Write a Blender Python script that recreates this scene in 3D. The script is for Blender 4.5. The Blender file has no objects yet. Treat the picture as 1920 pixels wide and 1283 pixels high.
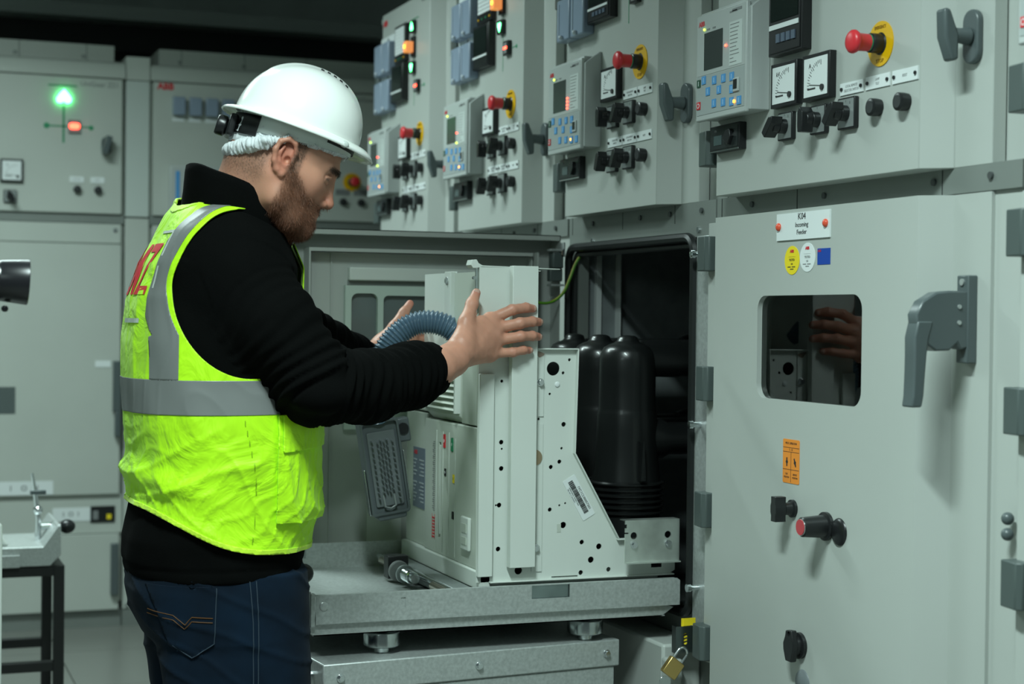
import bpy, bmesh, math, random
import numpy as np
from mathutils import Vector, Matrix
random.seed(7); rng = np.random.default_rng(5)
SC = bpy.context.scene
COL = SC.collection
PI = math.pi

# ------------------------------------------------------------------ camera
cd = bpy.data.cameras.new('camera'); cam = bpy.data.objects.new('camera', cd); COL.objects.link(cam); SC.camera = cam
_v1 = Vector((-1188, 59.5, -3129.2)).normalized(); _v2 = Vector((8240, -48.5, -3129.2)).normalized(); _v3 = _v2.cross(_v1)
Rm = Matrix((_v2, _v1, _v3))
cam.matrix_world = Matrix.Translation((-1.575, 0, 1.25)) @ Rm.to_4x4()
cd.sensor_width = 36; cd.lens = 3129.2 * 36 / 1920
cd.clip_start = 0.05; cd.clip_end = 60
cd.dof.use_dof = True; cd.dof.focus_distance = 3.2; cd.dof.aperture_fstop = 4.0

# ------------------------------------------------------------------ world, lights, exposure
w = bpy.data.worlds.new('world'); SC.world = w; w.use_nodes = True
w.node_tree.nodes['Background'].inputs[0].default_value = (0.55, 0.75, 0.72, 1)
w.node_tree.nodes['Background'].inputs[1].default_value = 0.10
def area(name, loc, rot, sx, sy, power, col=(0.86, 1.0, 0.93), spread=180):
    l = bpy.data.lights.new(name, 'AREA'); l.shape = 'RECTANGLE'; l.size = sx; l.size_y = sy
    l.energy = power; l.color = col; l.spread = math.radians(spread)
    o = bpy.data.objects.new(name, l); o.location = loc; o.rotation_euler = rot; COL.objects.link(o)
    return o
LC = (0.79, 1.0, 0.965)
area('ceiling_lamp', (-1.25, 1.50, 2.80), (0, 0, 0), 0.14, 0.8, 72, LC, spread=136)
area('ceiling_lamp', (-1.10, 4.5, 2.90), (0, 0, 0), 0.14, 0.9, 18, LC, spread=136)
area('ceiling_lamp', (-1.75, 5.10, 2.90), (0, 0, 0), 1.0, 0.14, 52, LC, spread=155)
area('fill_light', (-2.9, 0.6, 2.3), (math.radians(50), 0, math.radians(-38)), 0.7, 0.7, 4.0, LC, spread=150)  # weak fill light added from the left, not a fixture of the room
SC.view_settings.view_transform = 'Standard'; SC.view_settings.look = 'None'
SC.view_settings.exposure = 0.0; SC.view_settings.gamma = 1.0
SC.view_settings.use_curve_mapping = False

# ------------------------------------------------------------------ materials
MATS = {}
def mat(name, col, rough=0.5, metal=0.0, bump=0.0, bscale=60.0, var=0.0, vscale=4.0, emit=0.0, ecol=None, coat=0.0, spec=0.5, sheen=0.0, trans=0.0, alpha=1.0, sss=0.0, bdist=0.002, ior=1.45):
    if name in MATS: return MATS[name]
    m = bpy.data.materials.new(name); m.use_nodes = True; MATS[name] = m
    nt = m.node_tree; b = nt.nodes['Principled BSDF']
    b.inputs['Base Color'].default_value = (*col, 1); b.inputs['Roughness'].default_value = rough
    b.inputs['Metallic'].default_value = metal; b.inputs['Coat Weight'].default_value = coat
    b.inputs['Specular IOR Level'].default_value = spec; b.inputs['Sheen Weight'].default_value = sheen
    b.inputs['Transmission Weight'].default_value = trans; b.inputs['Alpha'].default_value = alpha
    b.inputs['IOR'].default_value = ior
    if sss: b.inputs['Subsurface Weight'].default_value = sss; b.inputs['Subsurface Radius'].default_value = (0.01, 0.004, 0.002); b.inputs['Subsurface Scale'].default_value = 1.0
    if emit:
        b.inputs['Emission Color'].default_value = (*(ecol or col), 1); b.inputs['Emission Strength'].default_value = emit
    tc = nt.nodes.new('ShaderNodeTexCoord')
    if var:
        n = nt.nodes.new('ShaderNodeTexNoise'); n.inputs['Scale'].default_value = vscale; n.inputs['Detail'].default_value = 5
        nt.links.new(tc.outputs['Object'], n.inputs['Vector'])
        r = nt.nodes.new('ShaderNodeMapRange'); r.inputs['To Min'].default_value = 1 - var; r.inputs['To Max'].default_value = 1 + var
        r.inputs['From Min'].default_value = 0.3; r.inputs['From Max'].default_value = 0.7
        nt.links.new(n.outputs['Fac'], r.inputs['Value'])
        mx = nt.nodes.new('ShaderNodeVectorMath'); mx.operation = 'SCALE'; mx.inputs[0].default_value = col
        nt.links.new(r.outputs['Result'], mx.inputs['Scale']); nt.links.new(mx.outputs['Vector'], b.inputs['Base Color'])
    if bump:
        n = nt.nodes.new('ShaderNodeTexNoise'); n.inputs['Scale'].default_value = bscale; n.inputs['Detail'].default_value = 4
        nt.links.new(tc.outputs['Object'], n.inputs['Vector'])
        bp = nt.nodes.new('ShaderNodeBump'); bp.inputs['Strength'].default_value = bump; bp.inputs['Distance'].default_value = bdist
        nt.links.new(n.outputs['Fac'], bp.inputs['Height']); nt.links.new(bp.outputs['Normal'], b.inputs['Normal'])
    return m
PAINT = mat('light_grey_paint', (0.43, 0.455, 0.43), 0.38, bump=0.12, bscale=500, var=0.02, vscale=3, bdist=0.0006)
BPAINT = mat('pale_breaker_paint', (0.63, 0.67, 0.63), 0.4, bump=0.08, bscale=500, var=0.02, bdist=0.0005)
FRAMEP = mat('dull_frame_steel', (0.20, 0.22, 0.205), 0.5, metal=0.15, var=0.06)
GALV = mat('galvanised_sheet', (0.47, 0.50, 0.49), 0.40, metal=0.5, var=0.13, vscale=150, bump=0.10, bscale=160, bdist=0.0006)
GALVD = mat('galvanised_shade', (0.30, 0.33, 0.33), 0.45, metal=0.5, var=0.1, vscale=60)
ZINC = mat('bright_zinc', (0.62, 0.66, 0.66), 0.22, metal=1.0, var=0.1, vscale=20)
CHROME = mat('bright_bolt_steel', (0.75, 0.78, 0.8), 0.16, metal=1.0)
HINGE = mat('dark_grey_plastic', (0.075, 0.095, 0.092), 0.42)
HANDLE = mat('slate_handle', (0.085, 0.105, 0.108), 0.32)
BLACK = mat('black_plastic', (0.012, 0.013, 0.014), 0.32)
BLACKM = mat('black_matte', (0.010, 0.011, 0.011), 0.55)
RUBBER = mat('black_rubber_gasket', (0.012, 0.014, 0.014), 0.38)
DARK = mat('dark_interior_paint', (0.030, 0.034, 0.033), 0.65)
WHITE = mat('white_plate', (0.74, 0.78, 0.78), 0.4)
RED = mat('red_plastic', (0.62, 0.03, 0.04), 0.35)
YEL = mat('yellow_disc', (0.75, 0.42, 0.0), 0.45)
DYEL = mat('dark_yellow_print', (0.25, 0.13, 0.0), 0.5)
STICKY = mat('yellow_sticker', (0.85, 0.66, 0.02), 0.45)
GREEN = mat('green_plastic', (0.02, 0.22, 0.10), 0.4)
GREENL = mat('green_line_print', (0.03, 0.25, 0.12), 0.5)
KEYB = mat('blue_key', (0.08, 0.30, 0.62), 0.4)
SCREEN = mat('lcd_screen', (0.045, 0.055, 0.052), 0.25)
DSCREEN = mat('dark_screen', (0.012, 0.018, 0.016), 0.12)
RELAYF = mat('relay_front_grey', (0.44, 0.47, 0.46), 0.35)
RELAYK = mat('relay_keypad_grey', (0.35, 0.385, 0.38), 0.4)
SEAL = mat('blue_grey_module', (0.25, 0.31, 0.40), 0.3, trans=0.0)
INK = mat('black_print', (0.02, 0.02, 0.022), 0.6)
INKG = mat('grey_print', (0.20, 0.21, 0.21), 0.6)
INKR = mat('red_print', (0.6, 0.03, 0.04), 0.5)
BLUES = mat('blue_sticker', (0.01, 0.06, 0.36), 0.4)
ORANGE = mat('orange_sticker', (0.80, 0.26, 0.03), 0.5)
LEDR = mat('red_light', (1, 0.05, 0.02), 0.4, emit=9, ecol=(1, 0.06, 0.03))
LEDG = mat('green_light', (0.1, 1, 0.3), 0.4, emit=14, ecol=(0.08, 1, 0.22))
LEDY = mat('yellow_green_light', (0.6, 1, 0.1), 0.4, emit=5, ecol=(0.55, 0.9, 0.05))
LEDO = mat('orange_light', (1, 0.35, 0.02), 0.4, emit=9, ecol=(1, 0.30, 0.02))
AMBER = mat('amber_lens', (0.9, 0.35, 0.12), 0.25, emit=0.6, ecol=(1, 0.3, 0.08))
GLASS = bpy.data.materials.new('window_glass'); GLASS.use_nodes = True
_nt = GLASS.node_tree; _nt.nodes.clear(); _o = _nt.nodes.new('ShaderNodeOutputMaterial'); _mx = _nt.nodes.new('ShaderNodeMixShader')
_tr = _nt.nodes.new('ShaderNodeBsdfTransparent'); _tr.inputs[0].default_value = (0.72, 0.80, 0.78, 1); _gl = _nt.nodes.new('ShaderNodeBsdfGlossy'); _gl.inputs['Roughness'].default_value = 0.02
_fr = _nt.nodes.new('ShaderNodeFresnel'); _fr.inputs[0].default_value = 1.62
_nt.links.new(_fr.outputs[0], _mx.inputs[0]); _nt.links.new(_tr.outputs[0], _mx.inputs[1]); _nt.links.new(_gl.outputs[0], _mx.inputs[2]); _nt.links.new(_mx.outputs[0], _o.inputs[0])
BRASS = mat('brass', (0.62, 0.44, 0.16), 0.30, metal=0.9, bump=0.1, bscale=300)
HOSE = mat('blue_grey_conduit', (0.085, 0.14, 0.20), 0.28)
CABLEG = mat('green_yellow_wire', (0.10, 0.28, 0.02), 0.4)
CABLEY = mat('wire_yellow', (0.50, 0.45, 0.03), 0.4)

# ------------------------------------------------------------------ mesh helpers
class MB:
    def __init__(s): s.v = []; s.f = []; s.m = []; s.T = None
    def add(s, vs, fs, m=0):
        o = len(s.v)
        for p in vs:
            p = Vector(p)
            if s.T is not None: p = s.T @ p
            s.v.append(tuple(p))
        for f in fs: s.f.append([i + o for i in f]); s.m.append(m)
        return s
    def box(s, x0, x1, y0, y1, z0, z1, m=0):
        vs = [(x, y, z) for x in (x0, x1) for y in (y0, y1) for z in (z0, z1)]
        return s.add(vs, [(0, 1, 3, 2), (4, 6, 7, 5), (0, 4, 5, 1), (2, 3, 7, 6), (0, 2, 6, 4), (1, 5, 7, 3)], m)
    def prism(s, poly, a, b, axis='z', m=0):
        n = len(poly)
        def P(p, t):
            return {'z': (p[0], p[1], t), 'y': (p[0], t, p[1]), 'x': (t, p[0], p[1])}[axis]
        vs = [P(p, a) for p in poly] + [P(p, b) for p in poly]
        fs = [tuple(range(n)), tuple(range(2 * n - 1, n - 1, -1))] + [(i, i + n, (i + 1) % n + n, (i + 1) % n) for i in range(n)]
        return s.add(vs, fs, m)
    def lathe(s, prof, c=(0, 0, 0), axis='z', n=24, m=0, caps=True):
        vs = []; k = len(prof)
        for r, h in prof:
            for i in range(n):
                a = 2 * PI * i / n; x = r * math.cos(a); y = r * math.sin(a)
                p = {'z': (x, y, h), 'y': (x, h, y), 'x': (h, x, y)}[axis]
                vs.append((p[0] + c[0], p[1] + c[1], p[2] + c[2]))
        fs = []
        for j in range(k - 1):
            for i in range(n): fs.append((j * n + i, j * n + (i + 1) % n, (j + 1) * n + (i + 1) % n, (j + 1) * n + i))
        if caps: fs.append(tuple(range(n - 1, -1, -1))); fs.append(tuple(range((k - 1) * n, k * n)))
        return s.add(vs, fs, m)
    def cyl(s, c, r, h, axis='z', n=20, m=0, r2=None):
        return s.lathe([(r, 0), (r if r2 is None else r2, h)], c, axis, n, m)
    def tube(s, pts, r, n=10, m=0, cap=True):
        pts = [Vector(p) for p in pts]; k = len(pts); up = None; vs = []
        rr = r if hasattr(r, '__len__') else [r] * k
        for i, p in enumerate(pts):
            t = (pts[min(i + 1, k - 1)] - pts[max(i - 1, 0)]).normalized()
            if up is None:
                up = Vector((0, 0, 1)) if abs(t.z) < 0.9 else Vector((1, 0, 0))
            a = t.cross(up); a.normalize(); b = a.cross(t); b.normalize(); up = b
            for j in range(n):
                q = 2 * PI * j / n; vs.append(p + (a * math.cos(q) + b * math.sin(q)) * rr[i])
        fs = [(i * n + j, i * n + (j + 1) % n, (i + 1) * n + (j + 1) % n, (i + 1) * n + j) for i in range(k - 1) for j in range(n)]
        if cap: fs.append(tuple(range(n - 1, -1, -1))); fs.append(tuple(range((k - 1) * n, k * n)))
        return s.add(vs, fs, m)
    def sphere(s, c, r, n=12, m=0, sc=(1, 1, 1)):
        prof = [(max(1e-4, math.sin(PI * i / n)), -math.cos(PI * i / n)) for i in range(n + 1)]
        vs = []; N = n * 2
        for a, h in prof:
            for i in range(N):
                q = 2 * PI * i / N; vs.append((c[0] + r * sc[0] * a * math.cos(q), c[1] + r * sc[1] * a * math.sin(q), c[2] + r * sc[2] * h))
        fs = [(j * N + i, j * N + (i + 1) % N, (j + 1) * N + (i + 1) % N, (j + 1) * N + i) for j in range(n) for i in range(N)]
        return s.add(vs, fs, m)
    def build(s, name, mats, parent=None, bev=0.0, smooth=None, label=None, kind=None, seg=2, loc=None):
        me = bpy.data.meshes.new(name); me.from_pydata(s.v, [], s.f)
        if not isinstance(mats, (list, tuple)): mats = [mats]
        for q in mats: me.materials.append(q)
        for p, mi in zip(me.polygons, s.m): p.material_index = mi
        me.update()
        bm = bmesh.new(); bm.from_mesh(me); bmesh.ops.recalc_face_normals(bm, faces=bm.faces); bm.to_mesh(me); bm.free()
        o = bpy.data.objects.new(name, me); COL.objects.link(o)
        if parent is not None: o.parent = parent
        if loc: o.location = loc
        if bev:
            md = o.modifiers.new('bevel', 'BEVEL'); md.width = bev; md.segments = seg; md.limit_method = 'ANGLE'; md.angle_limit = math.radians(40)
            md.use_clamp_overlap = True
        if smooth or bev:
            shade(o, 40 if smooth is None or smooth is True else smooth)
        if label: o['label'] = label
        if kind: o['kind'] = kind
        return o
def shade(o, deg=40):
    me = o.data
    me.polygons.foreach_set('use_smooth', [True] * len(me.polygons))
    bm = bmesh.new(); bm.from_mesh(me); lim = math.radians(deg)
    for e in bm.edges:
        if len(e.link_faces) == 2 and e.calc_face_angle(0) > lim: e.smooth = False
    bm.to_mesh(me); bm.free()
def empty(name, loc=(0, 0, 0), rz=0, label=None, cat=None, group=None, kind=None):
    o = bpy.data.objects.new(name, None); COL.objects.link(o); o.location = loc; o.rotation_euler = (0, 0, rz); o.empty_display_size = 0.1
    if label: o['label'] = label
    if cat: o['category'] = cat
    if group: o['group'] = group
    if kind: o['kind'] = kind
    return o
def tag(o, label=None, cat=None, group=None, kind=None):
    if label: o['label'] = label
    if cat: o['category'] = cat
    if group: o['group'] = group
    if kind: o['kind'] = kind
    return o
def cut(o, mb):
    """cut real holes in o with the solid mb, baked"""
    c = mb.build('cutter', BLACK)
    c.parent = o.parent
    md = o.modifiers.new('cut', 'BOOLEAN'); md.object = c; md.operation = 'DIFFERENCE'; md.solver = 'EXACT'; md.use_self = True; md.use_hole_tolerant = True
    bpy.context.view_layer.update()
    dg = bpy.context.evaluated_depsgraph_get()
    me = bpy.data.meshes.new_from_object(o.evaluated_get(dg))
    old = o.data; o.modifiers.clear(); o.data = me; bpy.data.meshes.remove(old)
    bpy.data.objects.remove(c)
    return o
def rrect(x0, x1, z0, z1, r, n=6):
    pts = []
    for cx, cz, a0 in ((x1 - r, z1 - r, 0), (x0 + r, z1 - r, 90), (x0 + r, z0 + r, 180), (x1 - r, z0 + r, 270)):
        for i in range(n + 1):
            a = math.radians(a0 + 90 * i / n); pts.append((cx + r * math.cos(a), cz + r * math.sin(a)))
    return pts
def text(s, size, loc, material, parent, sx=1.0, name='lettering', align='CENTER', ext=0.0004, rot=(PI / 2, 0, 0), bold=0.0, label=None):
    """raised flat lettering, facing local -y, baseline centred at loc"""
    cu = bpy.data.curves.new(name, 'FONT'); cu.body = s; cu.size = size; cu.align_x = align; cu.align_y = 'CENTER'
    cu.extrude = ext; cu.offset = bold; cu.resolution_u = 2
    t = bpy.data.objects.new(name, cu); COL.objects.link(t)
    bpy.context.view_layer.update()
    me = bpy.data.meshes.new_from_object(t.evaluated_get(bpy.context.evaluated_depsgraph_get()))
    bpy.data.objects.remove(t)
    me.materials.clear(); me.materials.append(material)
    o = bpy.data.objects.new(name, me); COL.objects.link(o); o.parent = parent; o.location = loc; o.rotation_euler = rot; o.scale = (sx, 1, 1)
    if label: o['label'] = label
    return o
#@@SECTION
# ------------------------------------------------------------------ room shell
FLOORM = mat('floor_screed', (0.25, 0.26, 0.24), 0.35, var=0.08, vscale=3)
TILE = mat('floor_tile_vinyl', (0.17, 0.175, 0.16), 0.28, var=0.06, vscale=2.5, bump=0.05, bscale=8)
WALLM = mat('dark_wall_plaster', (0.55, 0.60, 0.58), 0.8, var=0.1)
CEILM = mat('dark_ceiling', (0.5, 0.54, 0.53), 0.85, var=0.1)
fl = MB().box(-4.2, 3.2, -1.2, 8.45, -0.12, -0.012).build('floor', FLOORM, kind='structure')
tile0 = None
for i in range(6):
    for j in range(9):
        x = -2.75 + 0.6 * i; y = 2.1 + 0.6 * j
        if y > 6.7: continue
        if tile0 is None:
            tile0 = MB().box(0.002, 0.598, 0.002, 0.598, -0.012, 0.0).build('floor_tile', TILE, fl, loc=(x, y, 0))
        else:
            t = tile0.copy(); COL.objects.link(t); t.parent = fl; t.location = (x, y, 0)
MB().box(-4.2, 3.2, 8.3, 8.45, 0, 3.0).build('wall_back', WALLM, kind='structure')
MB().box(-4.2, -4.05, -1.2, 8.3, 0, 3.0).build('wall_left', WALLM, kind='structure')
MB().box(3.05, 3.2, -1.2, 8.3, 0, 3.0).build('wall_right', WALLM, kind='structure')
MB().box(-4.2, 3.2, -1.2, 8.45, 3.0, 3.1).build('ceiling', CEILM, kind='structure')
MB().box(-4.05, 3.05, 7.75, 8.05, 2.44, 2.56).build('trim_1', BLACKM, kind='structure')
MB().box(-4.05, 3.05, 7.60, 8.05, 2.56, 2.62).build('trim_2', mat('dark_duct', (0.35, 0.38, 0.37), 0.6), kind='structure')

# ------------------------------------------------------------------ instruments (local: x right, -y out, z up)
def screw(mb, x, z, y, r=0.005, m=0, n=10):
    mb.cyl((x, y - 0.003, z), r, 0.004, 'y', n, m)
def estop(par, x, z, y=0.0):
    d = MB().cyl((x, y - 0.0018, z), 0.038, 0.0022, 'y', 40).build('emergency_stop_button', YEL, par, smooth=True)
    text('EMERGENCY', 0.0080, (x, y - 0.0022, z + 0.0275), DYEL, d, ext=0.0002, sx=0.75)
    text('STOP', 0.0095, (x, y - 0.0022, z - 0.029), DYEL, d, ext=0.0002)
    MB().lathe([(0.014, -0.022), (0.0165, -0.020), (0.0165, -0.002), (0.019, 0)], (x, y - 0.002, z), 'y', 28).build('collar', BLACK, d, smooth=True)
    MB().cyl((x, y - 0.0265, z), 0.0145, 0.0045, 'y', 28).build('green_ring', GREEN, d, smooth=True)
    MB().lathe([(0.001, -0.0625), (0.010, -0.0622), (0.016, -0.0605), (0.0195, -0.057), (0.020, -0.053), (0.018, -0.049), (0.0150, -0.045), (0.0145, -0.026)], (x, y, z), 'y', 32).build('mushroom_head', RED, d, smooth=60)
def tagplate(par, x0, x1, z0, z1, lines, y=0.0, scr=True, size=0.006, both=True):
    p = MB().box(x0, x1, y - 0.0022, y, z0, z1).build('name_plate', WHITE, par)
    zc = (z0 + z1) / 2; n = len(lines); xc = (x0 + x1) / 2
    for i, t in enumerate(lines):
        text(t, size, (xc, y - 0.0024, zc + (n - 1) / 2 * size * 1.15 - i * size * 1.15), INKG, p, sx=0.8, ext=0.0001)
    if scr:
        for xx in (x0 + 0.006, x1 - 0.006):
            b = MB(); screw(b, xx, zc, y - 0.0015, 0.0032); b.build('screw', BLACK, p)
    return p
def rotary(par, x, z, y=0.0, ang=40, s=0.052):
    h = s / 2
    f = MB().prism(rrect(x - h, x + h, z - h, z + h, 0.003, 2), y - 0.009, y, 'y').build('rotary_switch', BLACK, par, bev=0.001)
    MB().box(x - h + 0.003, x + h - 0.003, y - 0.0096, y - 0.0088, z - h + 0.003, z + h - 0.003).build('face_plate', mat('switch_face_grey', (0.33, 0.36, 0.355), 0.3, metal=0.4), f)
    for q, (dx, dz) in enumerate(((-0.013, 0.017), (0.0, 0.02), (0.013, 0.017))):
        if q == 1 or ang > 0: text('012'[q], 0.006, (x + dx, y - 0.0098, z + dz), INK, f, ext=0.0001)
    mb = MB().cyl((x, y - 0.024, z), 0.014, 0.015, 'y', 24)
    mb.lathe([(0.0115, -0.036), (0.0135, -0.024)], (x, y, z), 'y', 24)
    T = Matrix.Translation((x, 0, z)) @ Matrix.Rotation(math.radians(ang), 4, 'Y')
    mb.T = T
    mb.prism([(-0.007, -0.024), (0.007, -0.024), (0.0085, -0.012), (0.0085, 0.012), (0.0, 0.022), (-0.0085, 0.012), (-0.0085, -0.012)], y - 0.046, y - 0.022, 'y')
    mb.build('knob', BLACK, f, bev=0.0015)
def pushb(par, x, z, y=0.0):
    o = MB().lathe([(0.0005, -0.019), (0.0125, -0.019), (0.0150, -0.0175), (0.0152, -0.008), (0.0142, 0)], (x, y, z), 'y', 28).build('push_button', BLACK, par, smooth=50)
    MB().cyl((x, y - 0.0195, z), 0.0105, 0.0008, 'y', 24).build('button_cap', mat('button_cap_black', (0.03, 0.033, 0.034), 0.45), o)
def ameter(par, x0, x1, z0, z1, unit, y=0.0, needle=-35):
    w_ = x1 - x0; h_ = z1 - z0
    f = MB().box(x0, x1, y - 0.014, y, z0, z1)
    f = f.build('panel_meter', BLACK, par, bev=0.001)
    g = MB().box(x0 + 0.007, x1 - 0.007, y - 0.0146, y - 0.0138, z0 + 0.007, z1 - 0.007).build('dial_face', WHITE, f)
    s = MB(); cx = x1 - w_ * 0.30; cz = z0 + h_ * 0.28; R = w_ * 0.50
    for k in range(15):
        a = math.radians(90 + 6.5 * k); r0 = R * 0.88 if k % 3 else R * 0.8
        s.T = Matrix.Translation((cx, 0, cz)) @ Matrix.Rotation(-a, 4, 'Y')
        s.box(r0, R, y - 0.0152, y - 0.0145, -0.00035, 0.00035)
    s.T = None
    s.box(x0 + w_ * 0.22, x0 + w_ * 0.50, y - 0.0155, y - 0.0145, z0 + h_ * 0.235, z0 + h_ * 0.265)
    s.cyl((x1 - w_ * 0.24, y - 0.0175, z0 + h_ * 0.24), 0.0055, 0.003, 'y', 16)
    s.build('scale', INK, f)
    text(unit, 0.012, (x0 + w_ * 0.3, y - 0.0150, z1 - h_ * 0.26), INK, f, ext=0.0001)
    b = MB(); b.T = Matrix.Translation((cx, 0, cz)) @ Matrix.Rotation(math.radians(-90 - 82), 4, 'Y')
    b.box(0, R * 0.85, y - 0.0158, y - 0.0153, -0.0005, 0.0005); b.build('needle', INK, f)
def relay(par, x0, z0, leds, y=0.0, wd=0.205, front=0.046):
    """protection relay with keypad, screen and tapered housing"""
    x1 = x0 + wd; z1 = z0 + 0.205; yf = y - front
    H = MB().box(x0 + 0.002, x1 - 0.004, yf + 0.006, y, z0 - 0.002, z1 + 0.006)
    H.box(x0, x1, yf - 0.002, yf + 0.008, z0 - 0.006, z1)
    r = H.build('protection_relay', RELAYF, par, bev=0.003, label='pale grey relay unit with display and keypad')
    # raised rear shoulder to the right
    MB().prism([(z0 - 0.002, 0), (z0 - 0.002, -front + 0.004), (z1 - 0.012, -front + 0.004), (z1 - 0.004, -front + 0.014), (z1 + 0.016, -0.004), (z1 + 0.016, 0)], 0, 0.012, 'x').build('side_cheek', RELAYF, r, bev=0.002, loc=(x1 - 0.004, y, 0))
    for o in r.children: 
        # prism on 'x' axis takes (y,z): swap to (z,y) order
        for v in o.data.vertices: v.co = (v.co.x, v.co.z, v.co.y)
    zs = z0 + 0.083
    MB().box(x0 + 0.006, x1 - 0.005, yf - 0.0028, yf - 0.0018, z0 + 0.006, zs - 0.001).build('keypad_panel', RELAYK, r)
    MB().box(x0 + 0.006, x1 - 0.005, yf - 0.0026, yf - 0.0018, zs + 0.001, z1 - 0.006).build('upper_panel', RELAYF, r)
    sx0, sx1 = x0 + 0.036, x0 + 0.112
    MB().box(sx0, sx1, yf - 0.0036, yf - 0.0024, z0 + 0.093, z0 + 0.166).build('display', SCREEN, r)
    MB().box(x0 + 0.140, x0 + 0.190, yf - 0.0032, yf - 0.0024, z0 + 0.088, z0 + 0.172).build('index_card', mat('card_paper', (0.55, 0.60, 0.58), 0.5), r)
    ln = MB()
    for k in range(11):
        L = (0.036, 0.034, 0.03, 0.03, 0.031, 0.028, 0.024, 0.034, 0.036, 0.014, 0.026)[k]
        zz = z0 + 0.166 - k * 0.0072
        ln.box(x0 + 0.143, x0 + 0.143 + L, yf - 0.0036, yf - 0.0031, zz, zz + 0.0013)
    for (a, b, c) in ((0.140, 0.170, 0.190), (0.045, 0.058, 0.171), (0.070, 0.082, 0.171)):
        ln.box(x0 + a, x0 + b, yf - 0.0032, yf - 0.0026, z0 + c, z0 + c + 0.003)
    ln.build('printed_lines', INKG, r)
    text('ABB', 0.0135, (x0 + 0.024, yf - 0.0030, z0 + 0.186), INKR, r, ext=0.0003, bold=0.0003)
    MB().prism(rrect(-front + 0.006, -0.012, z0 + 0.012, z1 - 0.010, 0.012, 5), x1 - 0.002, x1 + 0.0035, 'x').build('side_tab', RELAYF, r, bev=0.002, loc=(0, y, 0))
    for bb in (0.0,): MB().cyl((x1 + 0.003, y - front + 0.018, z1 - 0.022), 0.003, 0.0015, 'x', 10).build('screw', INK, r)
    MB().box(x0 + 0.150, x0 + 0.188, yf - 0.0032, yf - 0.0026, z0 + 0.191, z0 + 0.196).build('model_strip', INKG, r)
    keys = [(0.028, 0.067), (0.072, 0.062), (0.110, 0.061), (0.144, 0.060), (0.046, 0.043), (0.092, 0.041), (0.144, 0.036), (0.072, 0.017), (0.110, 0.015), (0.144, 0.012), (0.174, 0.011)]
    for k, (kx, kz) in enumerate(keys):
        kb = MB().box(x0 + kx, x0 + kx + 0.016, yf - 0.0042, yf - 0.0024, z0 + kz - 0.001, z0 + kz + 0.015)
        kb.box(x0 + kx + 0.0065, x0 + kx + 0.0095, yf - 0.0046, yf - 0.0038, z0 + kz + 0.002, z0 + kz + 0.012, 1)
        kb.build('key', [KEYB, mat('key_mark', (0.30, 0.52, 0.75), 0.4)], r)
    kb = MB().box(x0 + 0.008, x0 + 0.022, yf - 0.0042, yf - 0.0024, z0 + 0.062, z0 + 0.077)
    kb.box(x0 + 0.0142, x0 + 0.0158, yf - 0.0046, yf - 0.0038, z0 + 0.065, z0 + 0.074, 1); kb.build('key', [mat('dark_green_key', (0.01, 0.07, 0.035), 0.4), WHITE], r, label='dark green start key')
    kb = MB().box(x0 + 0.008, x0 + 0.022, yf - 0.0042, yf - 0.0024, z0 + 0.018, z0 + 0.033)
    kb.lathe([(0.0036, -0.0004), (0.0050, -0.0004), (0.0050, 0.0004), (0.0036, 0.0004)], (x0 + 0.015, yf - 0.0044, z0 + 0.0255), 'y', 16, 1, caps=False); kb.build('key', [RED, WHITE], r, label='red stop key')
    pb = MB().box(x0 + 0.160, x0 + 0.182, yf - 0.006, yf - 0.0024, z0 + 0.036, z0 + 0.062)
    pb.build('port_frame', RELAYF, r, bev=0.001)
    MB().box(x0 + 0.163, x0 + 0.177, yf - 0.0066, yf - 0.0058, z0 + 0.041, z0 + 0.059).build('port', BLACK, r)
    for kind, lx, lz in leds:
        m_ = {'r': LEDR, 'g': LEDY, 'y': LEDY, 'o': LEDO}[kind]
        MB().cyl((x0 + lx, yf - 0.0052, z0 + lz), 0.0022 if kind != 'o' else 0.003, 0.003, 'y', 10, ).build('indicator_light', m_, r)
    return r
def faultbox(par, x0, x1, z0, z1, y=0.0):
    b = MB().box(x0, x1, y - 0.016, y, z0, z1).build('arc_monitor', BLACK, par, bev=0.0015)
    MB().box(x0 + 0.006, x1 - 0.006, y - 0.0168, y - 0.0158, z0 + 0.006, z1 - 0.006).build('face', mat('monitor_face', (0.02, 0.025, 0.025), 0.3), b)
    w_ = x1 - x0
    MB().box(x0 + w_ * .16, x0 + w_ * .42, y - 0.0176, y - 0.0166, z0 + 0.014, z1 - 0.020).build('display', mat('small_lcd', (0.07, 0.10, 0.10), 0.2), b)
    mb = MB(); mb.T = Matrix.Translation((x0 + w_ * .70, 0, (z0 + z1) / 2)) @ Matrix.Rotation(math.radians(35), 4, 'Y')
    mb.prism([(-0.012, -0.012), (0.012, -0.012), (0.012, 0.008), (0.0, 0.018), (-0.012, 0.008)], y - 0.025, y - 0.016, 'y'); mb.build('dial_knob', BLACK, b, bev=0.001)
    MB().box(x0 + 0.002, x1 - 0.002, y - 0.0176, y - 0.015, z0 + 0.0005, z0 + 0.003).build('lower_edge', ZINC, b)
    text('ON', 0.006, (x0 + w_ * .22, y - 0.0172, z1 - 0.011), INKG, b, ext=0.0001)
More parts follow.
